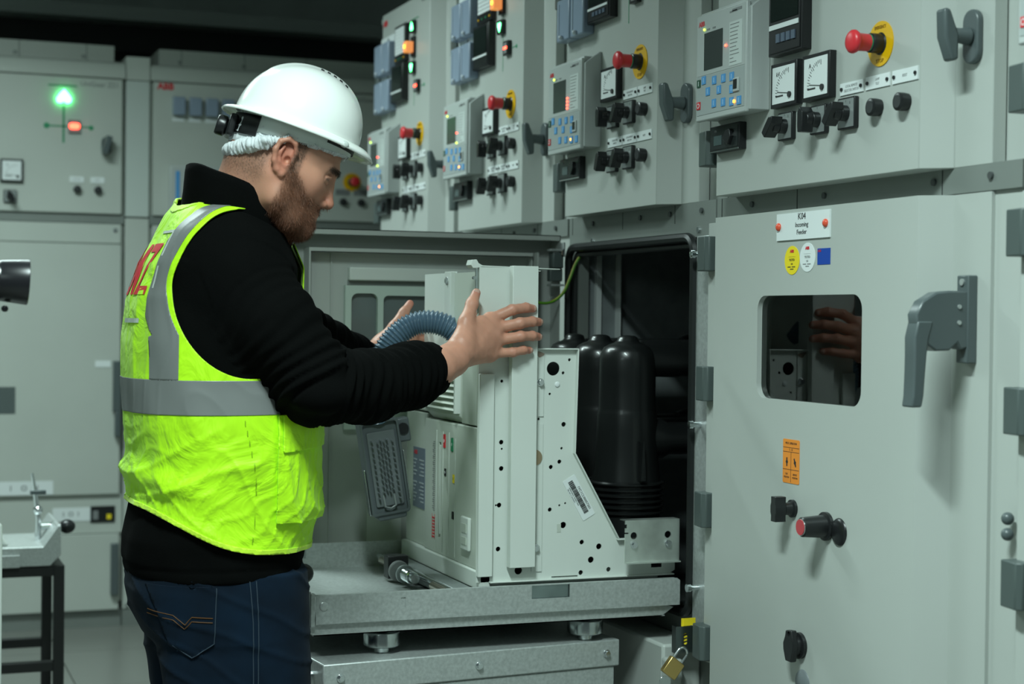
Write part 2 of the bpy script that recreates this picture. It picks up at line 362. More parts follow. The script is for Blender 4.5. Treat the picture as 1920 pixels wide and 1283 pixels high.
def thandle(par, x, z, y):
    mb = MB().prism(rrect(x - 0.020, x + 0.020, z - 0.043, z + 0.043, 0.0195, 6), y - 0.012, y, 'y')
    b = mb.build('t_handle', HANDLE, par, bev=0.003)
    mb = MB().lathe([(0.012, -0.050), (0.012, -0.03), (0.015, -0.012)], (x, y, z), 'y', 20)
    mb.add([(x + sx_, y + yy_, z + zz_) for yy_, zz_ in ((-0.068, 0.040), (-0.056, 0.040), (-0.040, 0.0), (-0.040, -0.040), (-0.052, -0.042), (-0.066, -0.005)) for sx_ in (-0.013, 0.013)], [(0, 2, 4, 6, 8, 10), (11, 9, 7, 5, 3, 1)] + [(2 * i, 2 * i + 1, (2 * i + 3) % 12, (2 * i + 2) % 12) for i in range(6)])
    mb.build('grip', HANDLE, b, bev=0.005, seg=3)
    MB().cyl((x, y - 0.0615, z), 0.006, 0.002, 'y', 14).build('lock_barrel', BLACK, b)
def hinge(par, x, z, y=0.0, h=0.07):
    MB().prism([(x - 0.025, y - 0.012), (x + 0.017, y - 0.018), (x + 0.025, y - 0.010), (x + 0.025, y + 0.055), (x - 0.025, y + 0.055)], z - h / 2, z + h / 2, 'z').build('hinge', HINGE, par, bev=0.002)
def bolt(par, c, r=0.007, out=0.008, axis='y', sgn=-1, name='bolt', mtl=None):
    mb = MB()
    a = out if sgn > 0 else -out
    lo = min(0, a)
    mb.cyl((c[0] + (lo * .4 if axis == 'x' else 0), c[1] + (lo * .4 if axis == 'y' else 0), c[2]), r * 1.35, abs(a) * .4, axis, 16)
    mb.cyl((c[0] + (lo if axis == 'x' else 0), c[1] + (lo if axis == 'y' else 0), c[2]), r, abs(a), axis, 6)
    return mb.build(name, mtl or CHROME, par, bev=0.0008)
def seals(par, x0, z1, y=0.0, w_=0.17, h_=0.105, n=2):
    """transparent blue-grey terminal covers in pairs under a white strip"""
    c = MB().box(x0, x0 + w_, y - 0.004, y, z1 - 0.002, z1 + 0.024)
    c = c.build('test_block', WHITE, par, label='pale blue grey terminal covers under a white strip')
    b = MB(); screw(b, x0 + w_ / 2, z1 + 0.012, y - 0.003, 0.005); b.build('screw', BLACK, c)
    ww = w_ / n
    for k in range(n):
        a = x0 + k * ww + 0.003
        m_ = MB().box(a, a + ww - 0.006, y - 0.030, y, z1 - h_, z1 - 0.003).build('terminal_cover', SEAL, c, bev=0.004)
        MB().box(a + 0.012, a + 0.018, y - 0.0315, y - 0.029, z1 - h_ + 0.012, z1 - 0.014).build('rib', mat('module_rib', (0.33, 0.39, 0.47), 0.3), c)
        MB().sphere((a + ww * .45, y - 0.034, z1 - h_ + 0.008), 0.006, 6).build('sealing_screw', mat('seal_screw', (0.5, 0.55, 0.6), 0.3), c, smooth=True)
def lamp_unit(par, x, z, kind, y=0.0, s=0.038):
    h = s / 2
    f = MB().box(x - h, x + h, y - 0.012, y, z - h, z + h).build('position_indicator', BLACK, par, bev=0.001)
    yy = y - 0.0128
    if kind in 'ud':
        pts = [(0, 0.014), (0.006, 0.006), (0.012, -0.004), (0.010, -0.011), (0.004, -0.012), (0, -0.008), (-0.004, -0.012), (-0.010, -0.011), (-0.012, -0.004), (-0.006, 0.006)]
        sg = 1 if kind == 'u' else -1
        MB().prism([(x + a, z + b * sg) for a, b in pts], yy, y - 0.011, 'y').build('lit_symbol', LEDG, f)
    elif kind == 'r':
        MB().box(x - 0.011, x + 0.011, y - 0.0125, y - 0.0115, z - 0.014, z + 0.014).build('window', INKG, f)
        MB().box(x - 0.012, x + 0.012, yy, y - 0.012, z - 0.0035, z + 0.0035).build('lit_symbol', LEDR, f)
def amber(par, x, z, y=0.0):
    f = MB().box(x - 0.017, x + 0.017, y - 0.009, y, z - 0.032, z + 0.032).build('signal_lamp', BLACK, par, bev=0.001)
    MB().box(x - 0.0155, x + 0.0155, y - 0.034, y - 0.009, z - 0.020, z + 0.014).build('lens', AMBER, f, bev=0.002)
    MB().sphere((x, y - 0.028, z - 0.002), 0.009, 8).build('bulb', LEDO, f, smooth=True)
def recorder(par, x0, x1, z0, z1, y=0.0, btns=True, strip=True):
    b = MB().box(x0, x1, y - 0.020, y, z0, z1).box(x0 + 0.006, x1 - 0.006, y - 0.022, y - 0.019, z0 + 0.004, z1 - 0.004)
    b = b.build('power_meter', BLACK, par, bev=0.002, label='black power meter with dark screen')
    w_ = x1 - x0; h_ = z1 - z0
    MB().box(x0 + w_ * .1, x1 - w_ * .1, y - 0.0235, y - 0.0218, z0 + h_ * .32, z1 - h_ * .08).build('display', DSCREEN, b)
    if strip: MB().box(x0 + w_ * .06, x1 - w_ * .08, y - 0.0235, y - 0.0218, z0 + h_ * .24, z0 + h_ * .285).build('label_strip', WHITE, b)
    if btns:
        for k in range(4):
            a = x0 + w_ * (.28 + .15 * k)
            MB().box(a, a + w_ * .10, y - 0.0245, y - 0.0218, z0 + h_ * .11, z0 + h_ * .19).build('key', mat('slate_key', (0.10, 0.13, 0.18), 0.3), b)
def annun(par, x0, x1, z0, z1, y=0.0):
    b = MB().box(x0, x1, y - 0.014, y, z0, z1).build('annunciator', BLACK, par, bev=0.001)
    n = 8; hh = (z1 - z0 - 0.034) / n
    for k in range(n):
        MB().box(x0 + 0.010, x1 - 0.012, y - 0.0155, y - 0.0138, z0 + 0.026 + k * hh + 0.0008, z0 + 0.026 + (k + 1) * hh - 0.0008).build('label_window', WHITE, b)
    for k in range(4):
        MB().cyl((x0 + 0.014 + k * (x1 - x0 - 0.03) / 3, y - 0.016, z0 + 0.012), 0.0035, 0.003, 'y', 10).build('key', YEL if k % 3 == 0 else GREEN, b)

def door_prof(wm, w_, t=0.070):
    return [(0, t), (0, 0.0), (wm, 0.0), (wm + 0.034, 0.045), (w_, 0.045), (w_, t)]

def cabinet(K, yl, wm, w_, label, openc=False, wide=False):
    c = empty('switchgear_cabinet', (0, yl, 0), -PI / 2, label, 'switchgear', 'row of switchgear cabinets on the right')
    xl, xr = -0.0795, wm + 0.2055 - (0.0145 if openc else 0)
    if not openc:
        MB().box(xl, xr, 0.0725, 1.25, 0.0, 2.24).build('housing', PAINT, c)
    else:
        mb = MB()
        mb.box(xl, xr, 0.0725, 1.25, 1.47, 2.24); mb.box(xl, xr, 1.22, 1.25, 0.0, 1.47)
        mb.box(xl, xl + 0.008, 0.0725, 1.22, 0.0, 1.47); mb.box(xr - 0.012, xr, 0.0725, 1.22, 0.0, 1.47)
        mb.box(xl, xr, 0.0725, 1.22, 0.0, 0.02)
        mb.build('housing', PAINT, c)
    # dull steel band between the two doors, with its seams and rivets
    b = MB().box(xl, xr, 0.0455, 0.072, 1.457, 1.500)
    for sx in (0.0, 0.30, wm + 0.06): b.box(xl + 0.02 + sx, xl + 0.0215 + sx, 0.0448, 0.046, 1.458, 1.499, 1)
    band = b.build('cross_rail', [FRAMEP, BLACK], c)
    for rx in (0.07, 0.34, wm - 0.02, wm + 0.13):
        r_ = MB(); screw(r_, rx, 1.480, 0.044, 0.006); r_.build('rivet', mat('rivet_steel', (0.12, 0.13, 0.13), 0.4, metal=0.6), c, smooth=True)
    # top capping
    MB().box(xl, xr, 0.02, 0.6, 2.2405, 2.256).build('top_cap', PAINT, c)
    MB().prism(door_prof(wm, w_), 1.4985, 2.255, 'z').build('upper_door', PAINT, c, bev=0.0015)
    if not openc:
        d = MB().prism(door_prof(wm, w_), 0.12, 1.4555, 'z').build('lower_door', PAINT, c, bev=0.002)
        MB().box(-0.052, -0.0005, 0.012, 0.070, 0.55, 1.447).build('hinge_strip', PAINT, c, bev=0.001)
        for hz in (1.384, 1.120, 0.863, 0.592): hinge(c, -0.038, hz, 0.004)
        c['d'] = 1
    if not openc: MB().box(xl, xr, 0.052, 0.0725, 0.0, 1.457).build('front_frame', PAINT, c)
    hinge(c, -0.038, 1.597, 0.004); hinge(c, -0.038, 2.05, 0.004)
    return c

YL = {1: 5.40, 2: 4.60, 3: 3.79, 4: 3.00}
k4 = cabinet(4, YL[4], 0.70, 0.832, 'grey switchgear cabinet marked K04 with a dark window in its lower door')
k3 = cabinet(3, YL[3], 0.513, 0.628, 'grey switchgear cabinet whose lower compartment stands open behind the breaker', openc=True)
k2 = cabinet(2, YL[2], 0.513, 0.628, 'grey switchgear cabinet, second from the far end of the row')
k1 = cabinet(1, YL[1], 0.513, 0.628, 'grey switchgear cabinet at the far end of the row above the man')
for k in (k1, k2, k4):
    if 'd' in k: del k['d']
def ctrl(c, x0=0.0):
    relay_l = [('g', 0.040, 0.172), ('r', 0.124, 0.125)]
    return relay_l
# K04 -------------------------------------------------
relay(k4, 0.0, 1.650, [('y', 0.036, 0.174), ('r', 0.126, 0.130), ('o', 0.163, 0.018)])
recorder(k4, 0.240, 0.362, 1.742, 1.94)
ameter(k4, 0.240, 0.334, 1.646, 1.728, 'kV'); ameter(k4, 0.354, 0.447, 1.645, 1.728, 'A')
estop(k4, 0.586, 1.718)
rotary(k4, 0.285, 1.610, ang=45); rotary(k4, 0.400, 1.610, ang=0); rotary(k4, 0.494, 1.611, ang=38, s=0.055)
pushb(k4, 0.583, 1.611); pushb(k4, 0.664, 1.611)
tagplate(k4, 0.463, 0.536, 1.6445, 1.6655, ['LOCAL REMOTE', 'SELECTOR SWITCH'], size=0.0065)
tagplate(k4, 0.544, 0.616, 1.6445, 1.6665, ['LAMP', 'TEST'], size=0.0065)
tagplate(k4, 0.624, 0.697, 1.6445, 1.6665, ['RESET'], size=0.0065)
thandle(k4, 0.785, 1.702, 0.045)
faultbox(k4, 0.001, 0.124, 1.583, 1.636)
# lower door furniture of K04
def oval(par, x, z, rx, rz, y, mtl, name, t=0.0008):
    n = 40; return MB().prism([(x + rx * math.cos(2 * PI * i / n), z + rz * math.sin(2 * PI * i / n)) for i in range(n)], y - t, y, 'y').build(name, mtl, par)
ld = [o for o in k4.children if o.name.startswith('lower_door')][0]
ld.modifiers.clear()
cut(ld, MB().prism(rrect(0.176, 0.540, 1.102, 1.297, 0.028, 8), -0.02, 0.2, 'y'))
shade(ld, 30)
hs = [o for o in k4.children if o.name.startswith('front_frame')][0]; cut(hs, MB().box(0.13, 0.60, -0.02, 0.2, 1.05, 1.34))
hs = [o for o in k4.children if o.name.startswith('housing')][0]; cut(hs, MB().box(0.10, 0.62, -0.02, 0.45, 0.95, 1.36))
MB().box(0.165, 0.552, 0.0105, 0.0145, 1.092, 1.308).build('window_glass', GLASS, k4)
MB().prism(rrect(0.150, 0.566, 1.076, 1.322, 0.03), 0.015, 0.05, 'y').build('window_gasket', BLACKM, k4)
gk = [o for o in k4.children if o.name.startswith('window_gasket')][0]
cut(gk, MB().prism(rrect(0.178, 0.538, 1.104, 1.295, 0.028, 8), -0.02, 0.2, 'y'))
inn = MB().box(0.105, 0.615, 0.435, 0.44, 0.955, 1.355).box(0.105, 0.11, 0.08, 0.435, 0.955, 1.355).box(0.61, 0.615, 0.08, 0.435, 0.955, 1.355).box(0.11, 0.61, 0.08, 0.435, 1.35, 1.355).build('inner_lining', mat('lining_grey', (0.05, 0.06, 0.058), 0.5), k4)
MB().box(0.11, 0.61, 0.08, 0.435, 0.955, 1.104).build('inner_shelf', mat('shelf_grey', (0.30, 0.33, 0.32), 0.4), k4)
MB().lathe([(0.020, 0), (0.020, 0.02), (0.0065, 0.024), (0.0065, 0.075), (0.004, 0.080)], (0.425, 0.16, 1.105), 'z', 20).build('indicator_rod', BPAINT, k4, smooth=True)
pl = MB().box(0.250, 0.436, -0.003, 0, 1.399, 1.4485).build('name_plate', WHITE, k4, label='white K04 incoming feeder plate')
text('K04', 0.0170, (0.341, -0.0033, 1.4405), INK, pl, ext=0.0002); text('Incoming', 0.0125, (0.341, -0.0033, 1.4255), INK, pl, ext=0.0002); text('Feeder', 0.0125, (0.341, -0.0033, 1.412), INK, pl, ext=0.0002)
for xx in (0.259, 0.424): MB().sphere((xx, -0.004, 1.4245), 0.0075, 8, sc=(1, 0.7, 1)).build('red_stud', mat('red_stud', (0.75, 0.10, 0.05), 0.3), pl, smooth=True)
oy = oval(k4, 0.304, 1.3615, 0.0265, 0.0265, 0, STICKY, 'round_sticker'); oy['label'] = 'round yellow sticker'
ow = oval(k4, 0.3585, 1.3655, 0.0265, 0.0265, 0, WHITE, 'round_sticker'); ow['label'] = 'round white sticker'
for s_, ox, oz, mm in ((oy, 0.304, 1.3615, INK), (ow, 0.3585, 1.3655, INKG)):
    text('ABB', 0.0075, (ox, -0.0011, oz + 0.0165), INKR, s_, ext=0.0002, bold=0.0003)
    for k, (t, sz) in enumerate((('____________', 0.004), ('TESTED', 0.006), ('OK', 0.005))):
        text(t, sz, (ox, -0.0011, oz + 0.008 - k * 0.0075), mm, s_, ext=0.0001)
    ln = MB()
    for dz, a, b in ((-0.013, -0.015, -0.004), (-0.013, 0.0, 0.012), (-0.017, -0.006, 0.006)): ln.box(ox + a, ox + b, -0.0012, -0.0009, oz + dz, oz + dz + 0.0015)
    ln.build('printed_lines', mm, s_)
bs = MB().box(0.393, 0.436, -0.0008, 0, 1.351, 1.380).build('blue_sticker', BLUES, k4); text('ABB', 0.0065, (0.400, -0.0011, 1.3755), INKR, bs, ext=0.0001)
# orange instruction label
og = MB().prism(rrect(0.281, 0.340, 0.950, 1.031, 0.003, 3), -0.0008, 0, 'y').build('instruction_label', ORANGE, k4, label='orange instruction sticker')
ln = MB()
for zz in (1.0155, 1.0075, 0.975): ln.box(0.282, 0.339, -0.0012, -0.0007, zz, zz + 0.0006)
ln.box(0.3103, 0.3108, -0.0012, -0.0007, 0.952, 1.0075)
for cx_, an in ((0.296, 0), (0.325, -22)):
    ln.T = Matrix.Translation((cx_, 0, 0.989)) @ Matrix.Rotation(math.radians(an), 4, 'Y')
    ln.prism([(0, 0.008), (0.0015, 0.008), (0.0018, 0.003), (0.004, 0), (0.0018, -0.003), (0.0015, -0.008), (-0.0015, -0.008), (-0.0018, -0.003), (-0.004, 0), (-0.0018, 0.003), (-0.0015, 0.008)], -0.0013, -0.0007, 'y')
ln.T = None
ln.build('symbols', INK, og)
text('MECH. OPERATION', 0.0058, (0.3105, -0.0010, 1.0235), INK, og, ext=0.0001, sx=0.8)
text('I - O', 0.0065, (0.3105, -0.0010, 1.0118), INK, og, ext=0.0001)
for xx, l1 in ((0.2955, 'TEST'), (0.3255, 'SERVICE')):
    text(l1, 0.0048, (xx, -0.0010, 0.9665), INK, og, ext=0.0001, sx=0.85); text('POSITION', 0.0048, (xx, -0.0010, 0.9605), INK, og, ext=0.0001, sx=0.85)
# knobs
tb = MB().lathe([(0.0165, 0), (0.0165, -0.005), (0.0125, -0.007), (0.0105, -0.020), (0.0105, -0.034)], (0.3195, 0, 0.9045), 'y', 24).build('turn_knob', BLACK, k4, smooth=50)
mb = MB().prism([(0.3195 + a, 0.9045 + b) for a, b in ((-0.009, 0.023), (0.009, 0.023), (0.0085, 0.012), (0.011, 0.006), (0.011, -0.006), (0.0085, -0.012), (0.009, -0.023), (-0.009, -0.023), (-0.0085, -0.012), (-0.011, -0.006), (-0.011, 0.006), (-0.0085, 0.012))], -0.042, -0.020, 'y').build('wing', BLACK, tb, bev=0.0012)
kb = MB().lathe([(0.0155, -0.052), (0.0175, -0.050), (0.0205, -0.008), (0.0255, -0.006), (0.0255, 0.0)], (0.436, 0, 0.886), 'y', 32).build('round_knob', BLACK, k4, smooth=40, label='black knob with red centre')
MB().cyl((0.436, -0.0535, 0.886), 0.0150, 0.002, 'y', 28).build('ring', ZINC, kb)
MB().cyl((0.436, -0.0545, 0.886), 0.0140, 0.002, 'y', 28).build('red_centre', mat('dull_red', (0.45, 0.05, 0.06), 0.4), kb)
MB().lathe([(0.001, -0.0055), (0.018, -0.005), (0.023, -0.003), (0.0245, 0)], (0.478, 0, 0.881), 'y', 32).build('blanking_cap', BLACK, k4, smooth=60)
lk = MB().lathe([(0.024, 0), (0.024, -0.007), (0.018, -0.008), (0.018, -0.016)], (0.352, 0, 0.658), 'y', 28).build('lock_cover', BLACK, k4, smooth=40)
mb = MB().prism([(0.352 + a, 0.658 + b) for a, b in ((-0.010, 0.028), (0.010, 0.030), (0.013, 0.016), (0.018, 0.004), (0.016, -0.008), (0.010, -0.028), (-0.010, -0.028), (-0.018, -0.008), (-0.019, 0.004), (-0.012, 0.018))], -0.026, -0.014, 'y').build('flap', BLACK, lk, bev=0.002)
cut(mb, MB().cyl((0.354, -0.04, 0.681), 0.0048, 0.04, 'y', 14))
MB().lathe([(0.001, -0.004), (0.022, -0.003), (0.024, 0)], (0.362, 0, 0.592), 'y', 28).build('blanking_cap', mat('grey_cap', (0.16, 0.18, 0.19), 0.4), k4, smooth=60)
# lever handle
lh = MB().box(0.770, 0.800, 0.027, 0.0448, 1.186, 1.325).build('lever_handle', HANDLE, k4, bev=0.002)
mb = MB().prism([(-0.005, 1.300), (0.036, 1.300), (0.036, 1.212), (0.016, 1.207), (0.010, 1.218), (-0.004, 1.206), (-0.030, 1.205), (-0.046, 1.216), (-0.064, 1.240), (-0.067, 1.262), (-0.055, 1.283), (-0.030, 1.297)], 0.772, 0.798, 'x')
mb.build('handle_body', HANDLE, lh, bev=0.003)
lev = MB()
Ylo = [(-0.050, 1.252, .014), (-0.0570, 1.226, .0135), (-0.0585, 1.198, .0115), (-0.060, 1.165, .0105), (-0.0615, 1.135, .0100), (-0.0645, 1.117, .0095)]
vs = [(x, y + s_ * h, z) for (y, z, h) in Ylo for (x, s_) in ((0.7705, -1), (0.7995, -1), (0.7995, 1), (0.7705, 1))]
fs = [(0, 1, 2, 3), (23, 22, 21, 20)] + [(4 * i + j, 4 * i + 4 + j, 4 * i + 4 + (j + 1) % 4, 4 * i + (j + 1) % 4) for i in range(5) for j in range(4)]
lev.add(vs, fs)
lv = lev.build('lever', HANDLE, lh, bev=0.003)
for zz in (1.275, 1.250): MB().cyl((0.797, 0.012, zz), 0.0035, 0.003, 'x', 12).build('pin', GALV, lh)
MB().cyl((0.785, 0.0245, 1.314), 0.0055, 0.003, 'y', 12).build('screw', GALV, lh)

# K03 / K02 / K01 upper doors ---------------------------
for n, c in ((3, k3), (2, k2), (1, k1)):
    relay(c, 0.0, 1.652, [('y', 0.040, 0.174), ('o', 0.150, 0.020)] + ([('r', 0.124, 0.120), ('r', 0.124, 0.112), ('r', 0.124, 0.104), ('r', 0.124, 0.096)] if n == 3 else [('r', 0.124, 0.118), ('y', 0.124, 0.090)]))
    faultbox(c, 0.001, 0.124, 1.584, 1.637)
    ameter(c, 0.236, 0.330, 1.750, 1.826, 'A')
    estop(c, 0.424, 1.820)
    for z_, up in ((1.712, 1), (1.611, 0)):
        if not up: tagplate(c, 0.257, 0.335, z_ + 0.033, z_ + 0.054, ['CB SELECTOR', 'SWITCH'], size=0.006)
        tagplate(c, 0.340, 0.412, z_ + 0.033, z_ + 0.054, ['LOCAL REMOTE', 'SELECTOR'], size=0.006)
        tagplate(c, 0.417, 0.489, z_ + 0.033, z_ + 0.054, ['LAMP', 'TEST'] if up else ['RESET'], size=0.006)
        rotary(c, 0.290, z_, ang=0 if up else 20); rotary(c, 0.378, z_ + 0.001, ang=30)
        pushb(c, 0.452, z_)
    thandle(c, 0.575, 1.713, 0.045)
    seals(c, 0.0, 2.150); seals(c, 0.0, 2.026)
    annun(c, 0.185, 0.305, 2.065, 2.185); recorder(c, 0.170, 0.300, 1.940, 2.060, btns=(n == 3))
    g = MB()
    g.box(0.320, 0.400, -0.0006, 0, 2.187, 2.190); g.box(0.359, 0.3615, -0.0006, 0, 1.915, 2.187); g.box(0.43, 0.455, -0.0006, 0, 1.968, 1.9705)
    g.sphere((0.462, 0, 1.969), 0.006, 6, sc=(1, 0.3, 1))
    g.build('mimic_line', GREENL, c, label='green printed single line diagram')
    lamp_unit(c, 0.362, 2.162, 'u'); amber(c, 0.360, 2.100); lamp_unit(c, 0.360, 2.034, 'd'); lamp_unit(c, 0.407, 1.971, 'r')
    text('ABB', 0.026, (0.035, -0.0006, 2.222), INKR, c, ext=0.0004, bold=0.001)
    text('UniGear', 0.018, (0.46, -0.0006, 2.235), INKG, c, ext=0.0003)

# K05 sliver at the right border
k5 = cabinet(5, 2.0, 0.513, 0.628, 'grey switchgear cabinet cut off by the right edge beside K04')
if 'd' in k5: del k5['d']
relay(k5, 0.010, 1.655, [])
for o in (MB().sphere((-0.105, 0.036, 0.952), 0.010, 8), MB().sphere((-0.105, 0.036, 0.928), 0.010, 8)):
    o.build('latch_pin', HANDLE, k5, smooth=True)

# ------------------------------------------------------------------ open compartment of K03 (world coordinates mapped into the cabinet)
K3T = Matrix(((0, -1, 0, YL[3]), (1, 0, 0, 0), (0, 0, 1, 0), (0, 0, 0, 1)))   # world (X,Y,Z) -> local
def W3():
    m = MB(); m.T = K3T; return m
INT = mat('zinc_interior', (0.26, 0.285, 0.29), 0.5, metal=0.35, var=0.1, vscale=30)
fr = W3()
fr.box(0.045, 0.072, 3.805, 3.866, 0.0, 1.457).box(0.045, 0.072, 3.086, 3.150, 0.0, 1.457).box(0.045, 0.072, 3.15, 3.805, 1.425, 1.457)
fr.build('door_frame', FRAMEP, k3)
W3().box(0.030, 0.045, 3.083, 3.140, 0.60, 1.425).build('strike_strip', GALV, k3, bev=0.001)
def ring(y0, y1, z0, z1, r, n=7): return rrect(y0, y1, z0, z1, r, n)
gp = ring(3.150, 3.835, 0.625, 1.424, 0.035)
gp.append(gp[0]); gp.append(gp[1])
W3().tube([(0.030, a, b) for a, b in gp], 0.0105, 8, cap=False).build('gasket', RUBBER, k3, smooth=True)
gp2 = ring(3.166, 3.820, 0.640, 1.409, 0.03); gp2.append(gp2[0]); gp2.append(gp2[1])
W3().tube([(0.042, a, b) for a, b in gp2], 0.0085, 8, cap=False).build('inner_gasket', RUBBER, k3, smooth=True)
ii = W3()
ii.box(0.07, 0.90, 3.828, 3.834, 0.575, 1.46)
ii.build('side_liner', INT, k3)
W3().box(0.073, 0.90, 3.088, 3.093, 0.575, 1.46).build('side_liner', INT, k3)
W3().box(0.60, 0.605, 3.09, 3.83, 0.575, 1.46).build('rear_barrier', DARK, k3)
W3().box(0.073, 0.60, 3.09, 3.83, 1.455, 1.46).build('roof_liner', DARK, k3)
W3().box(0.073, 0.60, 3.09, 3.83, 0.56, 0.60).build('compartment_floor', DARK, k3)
W3().box(0.098, 0.112, 3.816, 3.828, 0.70, 1.42).box(0.155, 0.158, 3.80, 3.828, 0.70, 1.42).build('mounting_rail', mat('white_rail', (0.6, 0.63, 0.62), 0.4), k3)
W3().box(0.045, 0.06, 3.15, 3.81, 0.57, 0.640).build('sill', FRAMEP, k3)
W3().box(-0.045, 0.045, 3.125, 3.83, 0.02, 0.572).build('lower_cover', PAINT, k3, bev=0.006)
W3().box(-0.050, -0.015, 3.088, 3.123, 0.02, 0.548).build('corner_cover', PAINT, k3, bev=0.006)
for z_ in (1.386, 1.031, 0.690):
    s_ = W3(); s_.lathe([(0.0055, 0.030), (0.0055, 0.012), (0.0085, 0.011), (0.0085, 0.003), (0.004, 0.001)], (0, 3.113, z_), 'x', 14)
    s_.build('locking_stud', CHROME, k3, smooth=40)
for yy, zz in ((3.16, 1.440), (3.72, 1.438)):
    s_ = W3(); s_.cyl((0.041, yy, zz), 0.006, 0.005, 'x', 12); s_.build('frame_screw', CHROME, k3)
# earth wire
ewp = [(0.055, 3.79, 1.42), (0.030, 3.79, 1.385), (0.012, 3.785, 1.345), (-0.008, 3.78, 1.31), (-0.035, 3.78, 1.290), (-0.065, 3.775, 1.286), (-0.10, 3.77, 1.295), (-0.13, 3.76, 1.32)]
def smoothpath(P, n=8):
    P = [Vector(p) for p in P]; out = []
    for i in range(len(P) - 1):
        a = P[max(i - 1, 0)]; b = P[i]; c = P[i + 1]; d = P[min(i + 2, len(P) - 1)]
        for k in range(n):
            t = k / n
            out.append(0.5 * ((2 * b) + (c - a) * t + (2 * a - 5 * b + 4 * c - d) * t * t + (3 * b - a - 3 * c + d) * t ** 3))
    out.append(P[-1]); return out
ew = W3(); ew.tube(smoothpath(ewp), 0.0036, 10)
ewo = ew.build('earth_wire', CABLEG, k3, smooth=True, label='green and yellow earth wire')
ey = W3(); ey.tube([p + Vector((-0.0026, -0.0010, 0.0012)) for p in smoothpath(ewp)], 0.0016, 6); ey.build('yellow_stripe', CABLEY, ewo, smooth=True)
# the open door
dr = W3()
X0, X1, ZB, ZT, YO, YI = -0.692, -0.004, 0.56, 1.4535, 3.866, 3.806
dr.box(X0, X1, YO, YO + 0.002, ZB, ZT)
dr.box(X0, X1, YI, YO, ZT - 0.002, ZT).box(X0, X1, YI, YO, ZB, ZB + 0.002).box(X0, X0 + 0.002, YI, YO, ZB, ZT).box(X1 - 0.002, X1, YI, YO, ZB, ZT)
dr.box(X0, X1, YI, YI + 0.002, ZT - 0.013, ZT).box(X0, X0 + 0.016, YI, YI + 0.002, ZB, ZT)
od = dr.build('open_door', PAINT, k3, label='lower door swung open, inner side')
ip = W3()
ip.box(-0.632, -0.075, 3.812, YO, 1.3985, 1.4005).box(-0.632, -0.075, 3.812, 3.814, 1.3985, 1.409)
ip.box(-0.636, -0.632, 3.812, YO, 0.60, 1.409).box(-0.575, -0.572, 3.845, YO, 0.60, 1.40)
ip.box(-0.632, -0.075, YO - 0.016, YO - 0.014, 0.60, 1.40).box(-0.075, -0.072, 3.822, YO, 0.60, 1.40)
ip.build('inner_pan', PAINT, od)
W3().box(-0.533, -0.20, 3.830, 3.852, 1.334, 1.3655).build('stiffener_bar', BPAINT, od, bev=0.003)
W3().box(-0.533, -0.20, 3.846, 3.852, 1.323, 1.334).build('bar_shadow_gap', FRAMEP, od)
wf = W3(); wf.box(-0.542, -0.20, 3.834, 3.848, 0.98, 1.322)
wfo = wf.build('window_frame', mat('pale_green_frame', (0.47, 0.56, 0.50), 0.35), od)
cm = W3(); cm.T = None
def rr3(x0, x1, z0, z1, r):
    m = MB(); m.T = K3T; m.prism(rrect(x0, x1, z0, z1, r, 5), 3.80, 3.90, 'y'); return m
cut(wfo, rr3(-0.527, -0.462, 1.02, 1.3035, 0.016)); cut(wfo, rr3(-0.448, -0.30, 1.02, 1.299, 0.012))
W3().box(-0.54, -0.21, 3.8485, 3.850, 1.0, 1.31).build('window_pane', mat('grey_pane', (0.13, 0.155, 0.155), 0.15), od)
W3().prism([(-0.480, 0.60), (-0.395, 0.60), (-0.395, 0.83), (-0.480, 0.83)], 3.846, 3.850, 'y').build('door_label', BPAINT, od)
hb = W3()
hb.box(-0.034, -0.006, 3.78, 3.812, 1.372, 1.412).box(-0.038, -0.004, 3.79, 3.812, 1.34, 1.372)
hb.build('hinge_block', HINGE, od, bev=0.003)
for a, b, c_, d_ in ((-0.040, -0.006, 1.414, 1.419), (-0.040, -0.006, 1.328, 1.333), (-0.008, -0.004, 1.40, 1.435)): hb = W3(); hb.box(a, b, 3.776, 3.806, c_, d_); hb.build('hinge_plate', GALV, od)
hb = W3(); hb.cyl((-0.012, 3.775, 1.404), 0.003, 0.012, 'z', 10); hb.build('hinge_pin', CHROME, od)
hb = W3(); hb.box(-0.068, -0.064, 3.800, 3.85, 0.60, 1.41); hb.build('door_edge', PAINT, od)

# padlock and bracket
bk = W3(); bk.box(-0.032, 0.018, 3.086, 3.089, 0.560, 0.616).box(-0.034, -0.031, 3.086, 3.105, 0.560, 0.616)
bk = bk.build('lock_bracket', ZINC, k3)
cs = MB(); cs.T = K3T; cs.prism(rrect(-0.016, -0.008, 0.578, 0.602, 0.0038), 3.05, 3.09, 'y'); cut(bk, cs)
W3().box(-0.020, 0.0, 3.0895, 3.0905, 0.575, 0.632).box(-0.015, 0.012, 3.0885, 3.0905, 0.617, 0.632).build('hazard_tape', STICKY, bk)
hz = W3()
for k in range(4): hz.add([(-0.019, 3.0892, 0.579 + k * .007), (-0.004, 3.0892, 0.584 + k * .007), (-0.004, 3.0892, 0.587 + k * .007), (-0.019, 3.0892, 0.582 + k * .007)], [(0, 1, 2, 3)])
hz.build('stripes', INK, bk)
pk = empty('padlock', (-0.055, 3.055, 0.541), 0, 'brass padlock hanging from the zinc bracket under the open compartment', 'padlock')
TP = Matrix.Rotation(math.radians(-33), 4, 'Y').inverted()
m = MB(); m.T = Matrix.Rotation(math.radians(38), 4, 'Y')
m.prism(rrect(-0.0175, 0.0175, -0.021, 0.016, 0.0025, 2), -0.007, 0.007, 'y'); m.build('lock_body', BRASS, pk, bev=0.0012)
m = MB(); m.T = Matrix.Rotation(math.radians(38), 4, 'Y')
